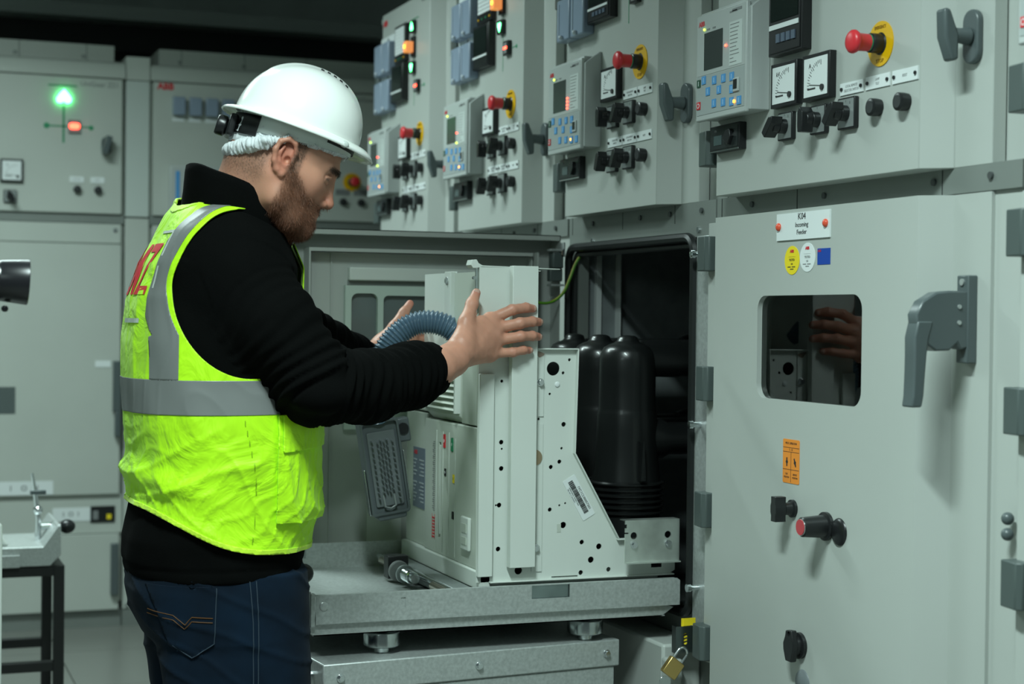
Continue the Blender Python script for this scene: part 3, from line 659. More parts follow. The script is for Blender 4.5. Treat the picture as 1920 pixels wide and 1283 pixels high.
pts = [(-0.011, 0, 0.014), (-0.011, 0, 0.034)] + [(-0.011 * math.cos(PI * k / 10), 0, 0.034 + 0.011 * math.sin(PI * k / 10)) for k in range(1, 11)] + [(0.011, 0, 0.014)]
m.tube(pts, 0.0028, 10); m.build('shackle', CHROME, pk, smooth=True)
ky = MB(); ky.cyl((-0.018, -0.001, -0.030), 0.013, 0.0022, 'y', 20).box(-0.021, -0.015, -0.001, 0.001, -0.066, -0.040)
ky.build('key', ZINC, pk, bev=0.0004)

# ------------------------------------------------------------------ service cart with docked tray
def rebase(root, L):
    L = Vector(L); root.location = L
    for c in root.children: c.location = Vector(c.location) - L
ct = empty('service_cart', (0, 0, 0), 0, 'galvanised service cart with lifting tray under the withdrawn breaker', 'service cart')
t = MB()
ZF = 0.664
t.box(-0.777, 0.010, 3.158, 3.161, 0.648, 0.7045)       # near wall
t.box(-0.777, -0.030, 3.161, 3.170, 0.645, 0.648)
t.box(-0.777, 0.0, 3.17, 3.765, ZF - 0.003, ZF)           # floor
t.box(-0.777, 0.0, 3.765, 3.768, ZF, 0.722)             # far wall
t.box(-0.777, 0.0, 3.160, 3.170, 0.7025, 0.7045)
nw = t.build('tray', GALV, ct)
cutm = MB().box(-0.326, -0.242, 3.10, 3.1615, 0.676, 0.72).box(-0.6045, -0.595, 3.15, 3.1600, 0.672, 0.693)
cutm.prism([(-0.004, 0.71), (0.03, 0.71), (0.03, 0.685)], 3.10, 3.20, 'y')
cut(nw, cutm)
MB().box(-0.326, -0.242, 3.164, 3.166, 0.672, 0.704).build('inner_rail', mat('iridescent_zinc', (0.30, 0.36, 0.36), 0.25, metal=0.9, var=0.25, vscale=14), ct)
MB().lathe([(0.0085, 0), (0.009, -0.0012), (0.0075, -0.0022)], (-0.761, 3.158, 0.683), 'y', 20).build('embossed_disc', GALV, ct, smooth=True)
lp = MB(); lp.prism([(-0.794, 0.648), (-0.020, 0.648), (0.0, 0.642), (-0.028, 0.624), (-0.778, 0.624), (-0.794, 0.637)], 3.168, 3.171, 'y'); lp.box(-0.78, -0.02, 3.168, 3.30, 0.624, 0.626)
lp.build('lower_flange', GALV, ct)
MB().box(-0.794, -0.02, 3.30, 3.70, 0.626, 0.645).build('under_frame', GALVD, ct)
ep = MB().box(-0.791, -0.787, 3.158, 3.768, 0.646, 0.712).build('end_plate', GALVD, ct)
MB().box(-0.787, -0.779, 3.156, 3.170, 0.644, 0.708).build('corner_strip', GALV, ct)
MB().sphere((-0.789, 3.21, 0.741), 0.0195, 10).build('black_knob', BLACK, ct, smooth=True)
MB().cyl((-0.789, 3.21, 0.70), 0.005, 0.03, 'z', 10).build('knob_stem', ZINC, ct)
um = MB(); um.tube([(-0.775, 3.36, 0.664), (-0.775, 3.36, 0.735), (-0.772, 3.36, 0.743), (-0.766, 3.36, 0.746), (-0.760, 3.36, 0.743), (-0.757, 3.36, 0.735), (-0.757, 3.36, 0.664)], 0.0045, 10); um.build('locking_loop', CHROME, ct, smooth=True)
MB().lathe([(0.019, 0), (0.019, 0.003), (0.010, 0.006)], (-0.715, 3.62, ZF), 'z', 20).build('floor_washer', CHROME, ct)
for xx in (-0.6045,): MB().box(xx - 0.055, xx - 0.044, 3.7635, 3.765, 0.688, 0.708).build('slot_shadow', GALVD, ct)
for (xx, yy) in ((-0.626, 3.215), (-0.182, 3.215), (-0.626, 3.66), (-0.182, 3.66)):
    wv = MB(); z0 = 0.5765
    wv.lathe([(0.016, 0.0), (0.016, 0.009), (0.0345, 0.012), (0.0375, 0.015), (0.0375, 0.039), (0.0365, 0.041), (0.0335, 0.041), (0.0325, 0.028), (0.012, 0.026)], (xx, yy, z0), 'z', 36, caps=False)
    wv.cyl((xx, yy, z0), 0.0135, 0.004, 'z', 20)
    wo = wv.build('adjusting_wheel', ZINC, ct, smooth=40)
    MB().cyl((xx, yy, z0 + 0.028), 0.006, 0.020, 'z', 12).build('threaded_stem', CHROME, wo)
    MB().cyl((xx, yy, z0 + 0.036), 0.009, 0.009, 'z', 6).build('nut', CHROME, wo)
# cart box, slightly turned
cb = empty('cart_body_dummy'); bpy.data.objects.remove(cb)
an = math.atan2(0.066, 0.655)
TC = Matrix.Translation((-0.770, 3.124, 0)) @ Matrix.Rotation(an, 4, 'Z')
def WC(): m = MB(); m.T = TC; return m
m = WC(); m.box(0, 0.660, 0, 0.60, 0.520, 0.576); m.build('cart_top', GALV, ct, bev=0.003)
m = WC(); m.box(0.004, 0.650, 0.004, 0.59, 0.16, 0.5195); m.build('cart_body', GALV, ct, bev=0.003)
for xx, zz in ((0.036, 0.5475), (0.333, 0.5475), (0.628, 0.5485)):
    m = WC(); m.cyl((xx, -0.003, zz), 0.0085, 0.003, 'y', 18); m.cyl((xx, -0.0085, zz), 0.0065, 0.006, 'y', 6); m.build('bolt', CHROME, ct, bev=0.0006)
m = WC(); m.cyl((-0.008, 0.06, 0.548), 0.0065, 0.008, 'x', 6); m.build('bolt', CHROME, ct, bev=0.0006)
for a in (0.06, 0.60):
    for b in (0.07, 0.53):
        m = WC(); m.box(a - 0.02, a + 0.02, b - 0.03, b + 0.03, 0.12, 0.16); m.cyl((a - 0.015, b, 0.055), 0.055, 0.03, 'x', 24); m.build('castor', BLACK, ct, bev=0.001)
rebase(ct, (-0.44, 3.45, 0))

# ------------------------------------------------------------------ circuit breaker
cbk = empty('circuit_breaker', (0, 0, 0), 0, 'pale grey withdrawable circuit breaker with black poles standing on the tray', 'circuit breaker')
B = cbk
LOUV = mat('breaker_cover', (0.50, 0.54, 0.48), 0.42, bump=0.05, bscale=300)
XF = -0.42
# truck base and cross bar
MB().box(-0.405, -0.02, 3.205, 3.74, 0.700, 0.712).build('base_plate', BPAINT, B)
MB().box(-0.425, -0.400, 3.20, 3.745, 0.690, 0.728).build('front_sill', BPAINT, B, bev=0.003)
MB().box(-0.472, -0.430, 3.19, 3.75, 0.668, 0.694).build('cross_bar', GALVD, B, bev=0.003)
MB().tube([(-0.480, 3.20, 0.690), (-0.480, 3.74, 0.690)], 0.0065, 12).build('locking_rod', CHROME, B, smooth=True)
for a, b in ((3.235, 3.32), (3.62, 3.70)):
    MB().tube([(-0.485, a, 0.686), (-0.485, b, 0.686)], 0.009, 12).build('rod_sleeve', mat('warm_steel', (0.55, 0.50, 0.42), 0.25, metal=1.0), B, smooth=True)
rl = MB().lathe([(0.021, -0.006), (0.023, -0.004), (0.023, 0.004), (0.021, 0.006)], (-0.505, 3.50, 0.691), 'y', 28).build('roller', mat('grey_roller', (0.16, 0.17, 0.17), 0.4), B, smooth=40)
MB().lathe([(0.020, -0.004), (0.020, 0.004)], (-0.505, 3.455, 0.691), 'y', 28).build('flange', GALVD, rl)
MB().cyl((-0.505, 3.38, 0.691), 0.0095, 0.12, 'y', 16).build('axle', ZINC, rl, smooth=True)
sp = MB(); sp.tube([(-0.505 + 0.013 * math.cos(k * .7), 3.40 + k * 0.0007, 0.691 + 0.013 * math.sin(k * .7)) for k in range(70)], 0.0016, 6); sp.build('spring', CHROME, rl, smooth=True)
MB().cyl((-0.505, 3.508, 0.691), 0.007, 0.006, 'y', 12).build('hub', ZINC, rl)
MB().box(-0.525, -0.478, 3.515, 3.55, 0.672, 0.722).build('roller_bracket', BLACK, B, bev=0.002)
# front cover, lower part
fc = MB(); fc.box(XF, -0.25, 3.238, 3.586, 0.728, 1.022).box(XF + 0.006, -0.25, 3.590, 3.745, 0.728, 1.032)
fco = fc.build('front_cover', LOUV, B, bev=0.003)
cc = MB().box(XF - 0.01, XF + 0.012, 3.471, 3.486, 0.765, 0.975).box(XF - 0.01, XF + 0.005, 3.440, 3.4545, 0.964, 0.9945).box(XF - 0.01, XF + 0.005, 3.388, 3.4025, 0.960, 0.990)
cc.box(XF - 0.01, XF + 0.006, 3.434, 3.446, 0.903, 0.920).box(XF - 0.01, XF + 0.006, 3.378, 3.390, 0.893, 0.912).box(XF - 0.01, XF + 0.006, 3.380, 3.394, 0.815, 0.832)
cut(fco, cc)
MB().box(XF + 0.001, XF + 0.006, 3.474, 3.483, 0.772, 0.968).build('charging_lever', BPAINT, fco, bev=0.001)
def fbox(y0, y1, z0, z1, d, m_, name, par=fco, lab=None): return MB().box(XF - d, XF + 0.004, y0, y1, z0, z1).build(name, m_, par, label=lab)
rb = fbox(3.4410, 3.4535, 0.965, 0.9935, 0.0015, RED, 'open_button', lab='red open button'); gb = fbox(3.389, 3.4015, 0.961, 0.989, 0.0015, GREEN, 'close_button', lab='green close button')
fbox(3.4345, 3.4455, 0.9035, 0.9195, 0.001, BLACK, 'counter_window'); fbox(3.3785, 3.3895, 0.8935, 0.9115, 0.001, STICKY, 'spring_indicator'); fbox(3.381, 3.393, 0.816, 0.831, 0.001, BLACK, 'position_window')
ROTF = (PI / 2, 0, -PI / 2)
def ftext(s, size, y, z, m_, par, x=XF - 0.0006, sx=1.0, r=ROTF): return text(s, size, (x, y, z), m_, par, rot=r, ext=0.0002, sx=sx)
ftext('O', 0.010, 3.4473, 0.979, WHITE, fco, XF - 0.0018); ftext('I', 0.010, 3.395, 0.975, WHITE, fco, XF - 0.0018); ftext('0', 0.008, 3.440, 0.9115, WHITE, fco, XF - 0.0013); ftext('I', 0.007, 3.384, 0.9025, INK, fco, XF - 0.0013)
rp = MB().box(XF + 0.0045, XF + 0.007, 3.600, 3.688, 0.812, 0.950).build('rating_plate', mat('rating_plate', (0.16, 0.19, 0.24), 0.35), fco)
ftext('ABB', 0.014, 3.668, 0.938, INKR, rp, XF + 0.0040)
ln = MB()
for k in range(12):
    for a, b in ((3.66 + 0.02 * ((k * 7) % 3) / 3, 3.684), (3.608, 3.640 - 0.01 * (k % 2))):
        if k in (5,): continue
        ln.box(XF + 0.0038, XF + 0.0046, a, b, 0.920 - k * 0.0086, 0.923 - k * 0.0086)
ln.build('printed_lines', mat('plate_print', (0.42, 0.45, 0.48), 0.5), rp)
ln = MB()
for k in range(34): ln.box(XF - 0.0006, XF + 0.0001, 3.512, 3.528 - 0.005 * (k % 3 == 0), 0.82 + k * 0.0046, 0.822 + k * 0.0046)
ln.build('printed_scale', INKG, fco)
ln = MB()
for k in range(7): ln.box(XF - 0.0006, XF + 0.0001, 3.510, 3.528 - 0.003 * (k % 2), 0.760 + k * 0.007, 0.7635 + k * 0.007)
ln.box(XF - 0.0006, XF + 0.0001, 3.510, 3.511, 0.757, 0.812).box(XF - 0.0006, XF + 0.0001, 3.528, 3.529, 0.757, 0.812); ln.build('red_warning_print', INKR, fco)
sk = MB().box(XF - 0.008, XF, 3.265, 3.315, 0.762, 0.832).build('socket_cover', BPAINT, fco, bev=0.003)
MB().box(XF - 0.0095, XF - 0.0075, 3.275, 3.305, 0.775, 0.79).box(XF - 0.0095, XF - 0.0075, 3.275, 3.305, 0.80, 0.818).build('socket_detail', LOUV, sk)
ss = MB().box(XF - 0.001, XF, 3.500, 3.5015, 0.735, 1.0).box(XF - 0.001, XF, 3.456, 3.457, 0.735, 1.0).box(XF - 0.001, XF, 3.415, 3.4158, 0.735, 1.0).box(XF - 0.001, XF, 3.372, 3.373, 0.735, 0.99); ss.build('cover_rib', BPAINT, fco)
# sloped lip and louvred upper block
up = MB().box(XF, -0.25, 3.238, 3.335, 1.025, 1.160).prism([(XF - 0.004, 1.040), (XF - 0.004, 1.16), (-0.25, 1.16), (-0.25, 1.024), (XF + 0.012, 1.024)], 3.338, 3.560, 'y').box(XF + 0.006, -0.25, 3.563, 3.745, 1.036, 1.16)
upo = up.build('upper_cover', LOUV, B, bev=0.002)
for k in range(8):
    z_ = 1.048 + k * 0.0128
    MB().prism([(XF - 0.004, z_), (XF - 0.012, z_ + 0.002), (XF - 0.004, z_ + 0.0095)], 3.345, 3.555, 'y').build('louvre', LOUV, upo)
for a, b in ((3.338, 3.345), (3.555, 3.560)): MB().box(XF - 0.0155, XF - 0.002, a, b, 1.045, 1.158).build('louvre_edge', BPAINT, upo)
MB().cyl((XF - 0.001, 3.315, 1.147), 0.005, 0.002, 'x', 14).build('yellow_dot', STICKY, upo)
# upper shield
MB().box(-0.42, -0.417, 3.452, 3.60, 1.16, 1.345).build('shield_plate', BPAINT, B)
m = MB(); m.prism([(-0.42, 3.452), (-0.424, 3.447), (-0.424, 3.405), (-0.415, 3.395), (-0.412, 3.395), (-0.412, 3.452)], 1.16, 1.3475, 'z'); m.build('shield_fold', BPAINT, B, bev=0.0008)
MB().box(-0.418, -0.415, 3.222, 3.396, 1.16, 1.344).build('shield_plate', LOUV, B)
m = MB(); m.cyl((-0.428, 3.432, 1.328), 0.006, 0.005, 'x', 6); m.cyl((-0.4255, 3.432, 1.328), 0.0085, 0.002, 'x', 16); m.build('bolt', CHROME, B)
MB().box(-0.417, -0.405, 3.595, 3.60, 1.16, 1.345).build('shield_edge', BPAINT, B)
MB().box(-0.41, -0.25, 3.24, 3.745, 1.160, 1.170).build('mechanism_top', LOUV, B)
# side plate (faces the viewer)
Ys = 3.200
sp_ = MB().prism([(-0.432, 0.708), (0.005, 0.708), (0.018, 0.716), (0.018, 0.738), (0.005, 0.752), (-0.050, 0.752), (-0.050, 0.7855), (-0.118, 0.7855), (-0.2202, 0.968), (-0.2150, 1.1855), (-0.312, 1.187), (-0.312, 1.352), (-0.432, 1.352)], Ys, Ys + 0.003, 'y')
spo = sp_.build('side_plate', BPAINT, B)
HOLES = [(-0.2675, 1.145, 0.0145), (-0.2311, 1.1634, 0.0034), (-0.2452, 1.1362, 0.0034), (-0.2745, 1.0926, 0.0028), (-0.2426, 1.0292, 0.0051), (-0.2467, 0.9794, 0.0028), (-0.2512, 0.9517, 0.0045), (-0.2702, 0.941, 0.0045), (-0.2369, 0.8648, 0.0023), (-0.25, 0.8607, 0.0023), (-0.2714, 0.8525, 0.0045), (-0.2411, 0.8194, 0.0068), (-0.1984, 0.7822, 0.0051), (-0.1593, 0.7718, 0.0063), (-0.1773, 0.7445, 0.0068), (-0.2, 0.7186, 0.0051), (-0.1366, 0.7226, 0.0051), (-0.2988, 1.0409, 0.0028), (-0.3808, 1.1194, 0.0034), (-0.3805, 0.9942, 0.0049), (-0.3792, 0.9805, 0.0023), (-0.3798, 0.9401, 0.0051), (-0.3836, 0.8651, 0.0051), (-0.3906, 0.8649, 0.0023), (-0.3848, 0.7749, 0.0051), (-0.3398, 0.7291, 0.0085)]
hc = MB()
for hx, hz_, hr in HOLES: hc.cyl((hx, Ys - 0.01, hz_), hr, 0.02, 'y', 20 if hr > .004 else 12)
hc.box(-0.266, -0.207, Ys - 0.01, Ys + 0.01, 0.7105, 0.7135).box(-0.038, -0.012, Ys - 0.01, Ys + 0.01, 0.722, 0.742)
cut(spo, hc)
# dark inner side behind the holes
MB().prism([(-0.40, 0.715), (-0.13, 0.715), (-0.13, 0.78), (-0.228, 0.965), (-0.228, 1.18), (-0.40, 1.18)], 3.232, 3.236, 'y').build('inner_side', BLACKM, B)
fl_ = MB()
def strip(p, q, w0=Ys - 0.011, th=0.0028):
    p = Vector((p[0], 0, p[1])); q = Vector((q[0], 0, q[1])); d = (q - p).normalized(); n = Vector((-d.z, 0, d.x)) * th
    vs = [(v.x, y, v.z) for y in (w0, Ys + 0.003) for v in (p, q, q + n, p + n)]
    fl_.add(vs, [(0, 1, 2, 3), (4, 7, 6, 5), (0, 4, 5, 1), (1, 5, 6, 2), (2, 6, 7, 3), (3, 7, 4, 0)])
for a, b in (((-0.312, 1.1845), (-0.215, 1.1845)), ((-0.2165, 1.187), (-0.2215, 0.968)), ((-0.2215, 0.969), (-0.119, 0.787)), ((-0.120, 0.7845), (-0.050, 0.7845)), ((-0.405, 0.7065), (0.012, 0.7065))): strip(a, b)
fl_.build('plate_flange', BPAINT, spo, bev=0.0008)
MB().box(-0.312, -0.289, Ys - 0.0025, Ys, 1.0465, 1.184).build('stiffener', BPAINT, spo); MB().box(-0.312, -0.2895, Ys - 0.0025, Ys, 0.7255, 1.031).build('stiffener', BPAINT, spo)
MB().sphere((-0.2586, Ys - 0.001, 1.1124), 0.006, 8, sc=(1, .4, 1)).build('white_plug', WHITE, spo, smooth=True)
for bx, bz in ((-0.2974, 1.117), (-0.3031, 0.7745)):
    m = MB(); m.cyl((bx, Ys - 0.005, bz), 0.0082, 0.0022, 'y', 18); m.cyl((bx, Ys - 0.011, bz), 0.0064, 0.006, 'y', 6); m.build('bolt', CHROME, spo, bev=0.0006)
MB().cyl((-0.308, Ys - 0.0042, 0.9617), 0.0165, 0.0015, 'y', 28).build('brass_washer', mat('washer_brown', (0.42, 0.33, 0.22), 0.35, metal=0.7), spo)
MB().box(-0.255, -0.2465, Ys - 0.0008, Ys + 0.0002, 0.805, 0.822).build('pressed_slot', LOUV, spo)
MB().prism([(-0.312, 1.181), (-0.300, 1.181), (-0.288, 1.176), (-0.291, 1.172), (-0.300, 1.168)], Ys - 0.0032, Ys - 0.0024, 'y').build('torn_tape', mat('brown_tape', (0.25, 0.19, 0.15), 0.6), spo)
# barcode label
a_ = math.atan2(0.9266 - 0.8427, -0.2172 + 0.1688)
TL = Matrix.Translation((-0.2068, 0, 0.8757)) @ Matrix.Rotation(-math.atan2(-0.0839, 0.0484), 4, 'Y')
m = MB(); m.T = TL; m.prism(rrect(-0.048, 0.048, -0.0155, 0.0155, 0.003, 3), Ys - 0.0012, Ys - 0.0002, 'y'); lb = m.build('barcode_label', WHITE, spo)
m = MB(); m.T = TL; x = -0.040; rr_ = random.Random(3)
while x < 0.036:
    ww = rr_.choice((0.0006, 0.0006, 0.0012, 0.0018)); m.box(x, x + ww, Ys - 0.0016, Ys - 0.0011, -0.006, 0.005); x += ww + rr_.choice((0.0006, 0.0010))
m.build('barcode', INK, lb)
tr = Matrix.Rotation(-math.atan2(-0.0839, 0.0484), 4, 'Y') @ Matrix.Rotation(PI / 2, 4, 'X')
def ltext(s, size, lx, lz):
    p = TL @ Vector((lx, Ys - 0.0014, lz)); return text(s, size, p, INK, lb, rot=tr.to_euler(), ext=0.0002)
ltext('1VC1CL00057301', 0.0075, 0.006, 0.0100); ltext('1YMX310015-F  RATED 1250A', 0.0034, -0.008, -0.0088); ltext('SER. NO. 2  24.10.2013', 0.0034, -0.012, -0.0130)
# front channel and top handle of the near column
MB().box(-0.368, -0.312, Ys - 0.024, Ys - 0.004, 0.738, 1.3555).build('column_cover', BPAINT, B, bev=0.0012)
MB().box(-0.432, -0.400, Ys - 0.010, Ys, 0.72, 1.135).build('corner_strip', BPAINT, B, bev=0.0015)
th = MB(); th.prism([(-0.450, 1.356), (-0.447, 1.3665), (-0.438, 1.3675), (-0.4335, 1.360), (-0.425, 1.3555), (-0.254, 1.352), (-0.254, 1.3502), (-0.427, 1.3527), (-0.436, 1.350), (-0.446, 1.350)], Ys + 0.001, Ys + 0.033, 'y'); th.build('top_flange', BPAINT, B, bev=0.0006)
MB().box(-0.3125, -0.3095, Ys - 0.006, Ys + 0.03, 1.187, 1.354).box(-0.309, -0.298, Ys, Ys + 0.02, 1.346, 1.3475).build('column_web', BPAINT, B)
m = MB(); m.prism([(-0.438, 1.352), (-0.432, 1.352), (-0.431, 1.26), (-0.437, 1.25)], Ys + 0.006, Ys + 0.010, 'y'); m.cyl((-0.441, Ys + 0.002, 1.330), 0.004, 0.008, 'y', 8); m.build('zinc_clip', ZINC, B)
# zinc guide bracket
gb_ = MB().box(-0.114, 0.012, 3.168, 3.171, 0.739, 0.8285).box(-0.114, 0.012, 3.168, 3.196, 0.8265, 0.8285).box(-0.114, 0.012, 3.160, 3.171, 0.7375, 0.7405)
gbo = gb_.build('guide_bracket', mat('passivated_zinc', (0.66, 0.70, 0.66), 0.32, metal=0.85, var=0.22, vscale=16), B)
cut(gbo, MB().cyl((-0.094, 3.10, 0.796), 0.0075, 0.1, 'y', 18).cyl((-0.015, 3.10, 0.796), 0.0075, 0.1, 'y', 18).box(-0.12, -0.106, 3.1, 3.2, 0.8, 0.803).box(-0.12, -0.110, 3.1, 3.2, 0.812, 0.820))
for xx in (-0.094, -0.015):
    m = MB(); m.cyl((xx, 3.164, 0.777), 0.0078, 0.004, 'y', 16); m.cyl((xx, 3.160, 0.777), 0.005, 0.004, 'y', 6); m.build('bolt', CHROME, gbo)
# poles
POLE = mat('black_epoxy_pole', (0.008, 0.009, 0.009), 0.30, coat=0.15)
for py in (3.345, 3.495, 3.645):
    cx = -0.032
    m = MB()
    m.lathe([(0.080, 0.715), (0.078, 0.80), (0.076, 0.82)] + [q for k in range(6) for q in ((0.076, 0.823 + k * 0.0125), (0.083, 0.826 + k * 0.0125), (0.083, 0.829 + k * 0.0125), (0.076, 0.832 + k * 0.0125))] + [(0.0755, 0.899), (0.0715, 0.925), (0.0685, 0.96), (0.0665, 1.00), (0.0655, 1.040), (0.0640, 1.047), (0.0625, 1.055), (0.0625, 1.13), (0.0622, 1.160), (0.0590, 1.176), (0.052, 1.187), (0.040, 1.194), (0.029, 1.198), (0.024, 1.203), (0.022, 1.209), (0.014, 1.213), (0.001, 1.214)], (cx, py, 0), 'z', 40)
    p = m.build('pole', POLE, B, smooth=60)
    a = MB(); a.lathe([(0.040, 0.03), (0.042, 0.12), (0.040, 0.125), (0.040, 0.30)], (cx, py, 1.163), 'x', 24); a.lathe([(0.043, 0.28), (0.050, 0.30), (0.050, 0.36), (0.043, 0.38)], (cx, py, 1.163), 'x', 24); a.build('upper_arm', POLE, p, smooth=50)
    a = MB(); a.lathe([(0.045, 0.05), (0.045, 0.08), (0.036, 0.10), (0.036, 0.30)], (cx, py, 0.985), 'x', 24); a.lathe([(0.040, 0.27), (0.050, 0.30), (0.050, 0.36), (0.040, 0.38)], (cx, py, 0.985), 'x', 24); a.build('lower_arm', POLE, p, smooth=50)
    MB().prism([(cx - 0.006, 0.90), (cx + 0.006, 0.90), (cx + 0.001, 0.985), (cx - 0.001, 0.985)], py - 0.090, py - 0.060, 'y').build('rib', POLE, p)
MB().box(-0.22, -0.11, 3.30, 3.72, 0.72, 0.84).build('mechanism_housing', BLACKM, B, bev=0.004)
# conduit and connector plug
hp = smoothpath([(-0.405, 3.40, 1.205), (-0.425, 3.405, 1.226), (-0.46, 3.42, 1.238), (-0.500, 3.435, 1.232), (-0.537, 3.44, 1.205), (-0.563, 3.445, 1.165), (-0.577, 3.45, 1.11), (-0.570, 3.475, 1.06), (-0.562, 3.49, 1.025)], 40)
dist = [0.0]
for i in range(1, len(hp)): dist.append(dist[-1] + (hp[i] - hp[i - 1]).length)
Lh = dist[-1]; N = int(Lh / 0.0011); hq = []; j = 0
for k in range(N):
    s = Lh * k / (N - 1)
    while j < len(dist) - 2 and dist[j + 1] < s: j += 1
    t_ = (s - dist[j]) / max(1e-9, dist[j + 1] - dist[j]); hq.append(hp[j].lerp(hp[j + 1], min(1, t_)))
rad = [0.0245 + 0.0021 * math.cos(2 * PI * (Lh * k / (N - 1)) / 0.0078) for k in range(N)]
m = MB(); m.tube(hq, rad, 28); m.build('corrugated_conduit', HOSE, B, smooth=60)
PLG = mat('plug_grey', (0.085, 0.10, 0.105), 0.4)
TPg = Matrix.Translation((-0.548, 3.47, 0.923)) @ Matrix.Rotation(math.radians(-4), 4, 'Z') @ Matrix.Rotation(math.radians(-9), 4, 'Y')
def WP(): m = MB(); m.T = TPg; return m
m = WP(); m.prism(rrect(-0.043, 0.043, -0.104, 0.104, 0.008, 4), -0.004, 0.045, 'y'); m.prism(rrect(-0.030, 0.034, -0.115, -0.10, 0.006, 3), 0.0, 0.045, 'y')
pg = m.build('connector_plug', PLG, B, bev=0.002)
m = WP(); m.prism(rrect(-0.038, 0.038, -0.098, 0.098, 0.006, 3), -0.02, 0.006, 'y'); cut(pg, m)
m = WP(); m.prism(rrect(-0.030, 0.032, -0.085, 0.078, 0.004, 3), 0.001, 0.0065, 'y'); m.build('pin_carrier', mat('pin_carrier_grey', (0.12, 0.135, 0.14), 0.4), pg, bev=0.001)
pin0 = None
for c_, xx in enumerate((-0.022, -0.010, -0.003, 0.004, 0.011, 0.023)):
    for r_ in range(11 if c_ in (0, 5) else 9):
        zz = 0.060 - r_ * (0.0125 if c_ in (0, 5) else 0.0135) - (0.005 if c_ % 2 else 0)
        p = TPg @ Vector((xx, 0, zz))
        if pin0 is None:
            m = MB(); m.lathe([(0.0024, 0.001), (0.0024, -0.009), (0.0015, -0.012)], (0, 0, 0), 'y', 10); pin0 = m.build('contact_pin', CHROME, pg, smooth=40); o = pin0
        else: o = pin0.copy(); COL.objects.link(o); o.parent = pg
        o.location = p; o.rotation_euler = TPg.to_euler()
for a, b, z0, z1 in ((0.044, 0.047, -0.08, 0.03), (-0.047, -0.044, -0.10, 0.0)):
    m = WP(); m.prism([(z0, 0.01), (z1, 0.004), (z1, 0.02), (z0, 0.018)], a, b, 'x')
    for q in range(len(m.v)): pass
    m = WP(); m.box(a, b, 0.0, 0.016, z0, z1); m.build('locking_clip', ZINC, pg, bev=0.0008)
m = WP(); m.tube([(-0.012, 0.0, -0.06), (-0.012, -0.003, -0.085), (0, -0.004, -0.090), (0.012, -0.003, -0.085), (0.012, 0.0, -0.06)], 0.0022, 8); m.build('wire_bail', mat('bail_grey', (0.2, 0.22, 0.22), 0.35), pg, smooth=True)
m = WP(); m.box(0.035, 0.072, 0.02, 0.05, 0.045, 0.098); pgs = m.build('plug_side_block', PLG, pg, bev=0.004)
m = WP(); m.lathe([(0.012, 0.015), (0.012, 0.02)], (0.056, 0, 0.075), 'y', 20); m.build('dark_port', BLACK, pg)
m = WP(); m.lathe([(0.026, 0.098), (0.026, 0.120), (0.022, 0.125)], (-0.005, 0.03, 0), 'z', 24); m.build('conduit_gland', BLACK, pg, smooth=40)
rebase(cbk, (-0.2, 3.47, 0.69))
# ------------------------------------------------------------------ far row facing the viewer
BP = mat('far_cabinet_paint', (0.47, 0.50, 0.46), 0.42, var=0.03)
YB = 6.753
def farcab(x0, x1, label):
    c = empty('switchgear_cabinet', (x0, YB, 0), 0, label, 'switchgear', 'far row of cabinets across the room')
    w_ = x1 - x0
    MB().box(0, w_, 0.03, 1.2, 0.10, 2.235).build('housing', BP, c)
    MB().prism([(0.045, 2.250), (0.03, 2.18), (0.0, 2.18), (0.0005, 2.188), (0.0015, 2.197), (0.0032, 2.206), (0.0056, 2.215), (0.009, 2.224), (0.0135, 2.233), (0.020, 2.241)], 0, w_, 'x').build('sloped_top_rail', mat('glossy_rail_paint', (0.47, 0.50, 0.46), 0.22, coat=1.0), c, smooth=50)
    MB().box(0.012, w_ - 0.012, 0.0, 0.03, 1.642, 2.175).build('upper_door', BP, c, bev=0.002)
    MB().box(0, w_, 0.012, 0.03, 1.605, 1.640).build('cross_rail', FRAMEP, c)
    MB().box(0.012, w_ - 0.012, 0.004, 0.03, 1.525, 1.602).build('flap_strip', BP, c, bev=0.002)
    MB().box(0.012, w_ - 0.012, 0.0, 0.03, 0.530, 1.522).build('middle_door', BP, c, bev=0.002)
    MB().box(0, w_, 0.015, 0.03, 0.375, 0.528).build('lower_rail', BP, c)
    MB().box(0.012, w_ - 0.012, 0.0, 0.03, 0.070, 0.372).build('lower_door', BP, c, bev=0.002)
    MB().box(0, w_, 0.02, 1.2, 0.0, 0.068).build('plinth', FRAMEP, c)
    MB().box(0.05, w_ - 0.03, 0.12, 1.0, 2.235, 2.325).build('cable_duct', BP, c)
    for k in range(3):
        MB().box(0.14 + 0.26 * k, 0.143 + 0.26 * k, 0.118, 0.12, 2.24, 2.325).build('duct_seam', FRAMEP, c)
        m = MB(); screw(m, 0.12 + 0.26 * k, 2.262, 0.03, 0.009); m.build('screw', FRAMEP, c)
    text('UniGear ZS1', 0.028, (w_ - 0.10, -0.0006, 2.150), INKG, c, ext=0.0003)
    m = MB().box(w_ - 0.042, w_ - 0.012, -0.03, 0, 0.86, 1.06); m.box(w_ - 0.034, w_ - 0.014, -0.035, 0, 0.76, 0.86).build('door_lever', HANDLE, c, bev=0.003)
    MB().box(w_ - 0.045, w_ - 0.015, -0.025, 0, 0.13, 0.335).build('door_lever', HANDLE, c, bev=0.003)
    m = MB(); screw(m, w_ - 0.035, 1.578, 0.004, 0.009); m.build('screw', CHROME, c)
    return c
b1 = farcab(-1.463, -0.663, 'far cabinet with the green arrow light, left of the man')
b2 = farcab(-0.564, 0.440, 'far cabinet behind the helmet, with the row of blue modules')
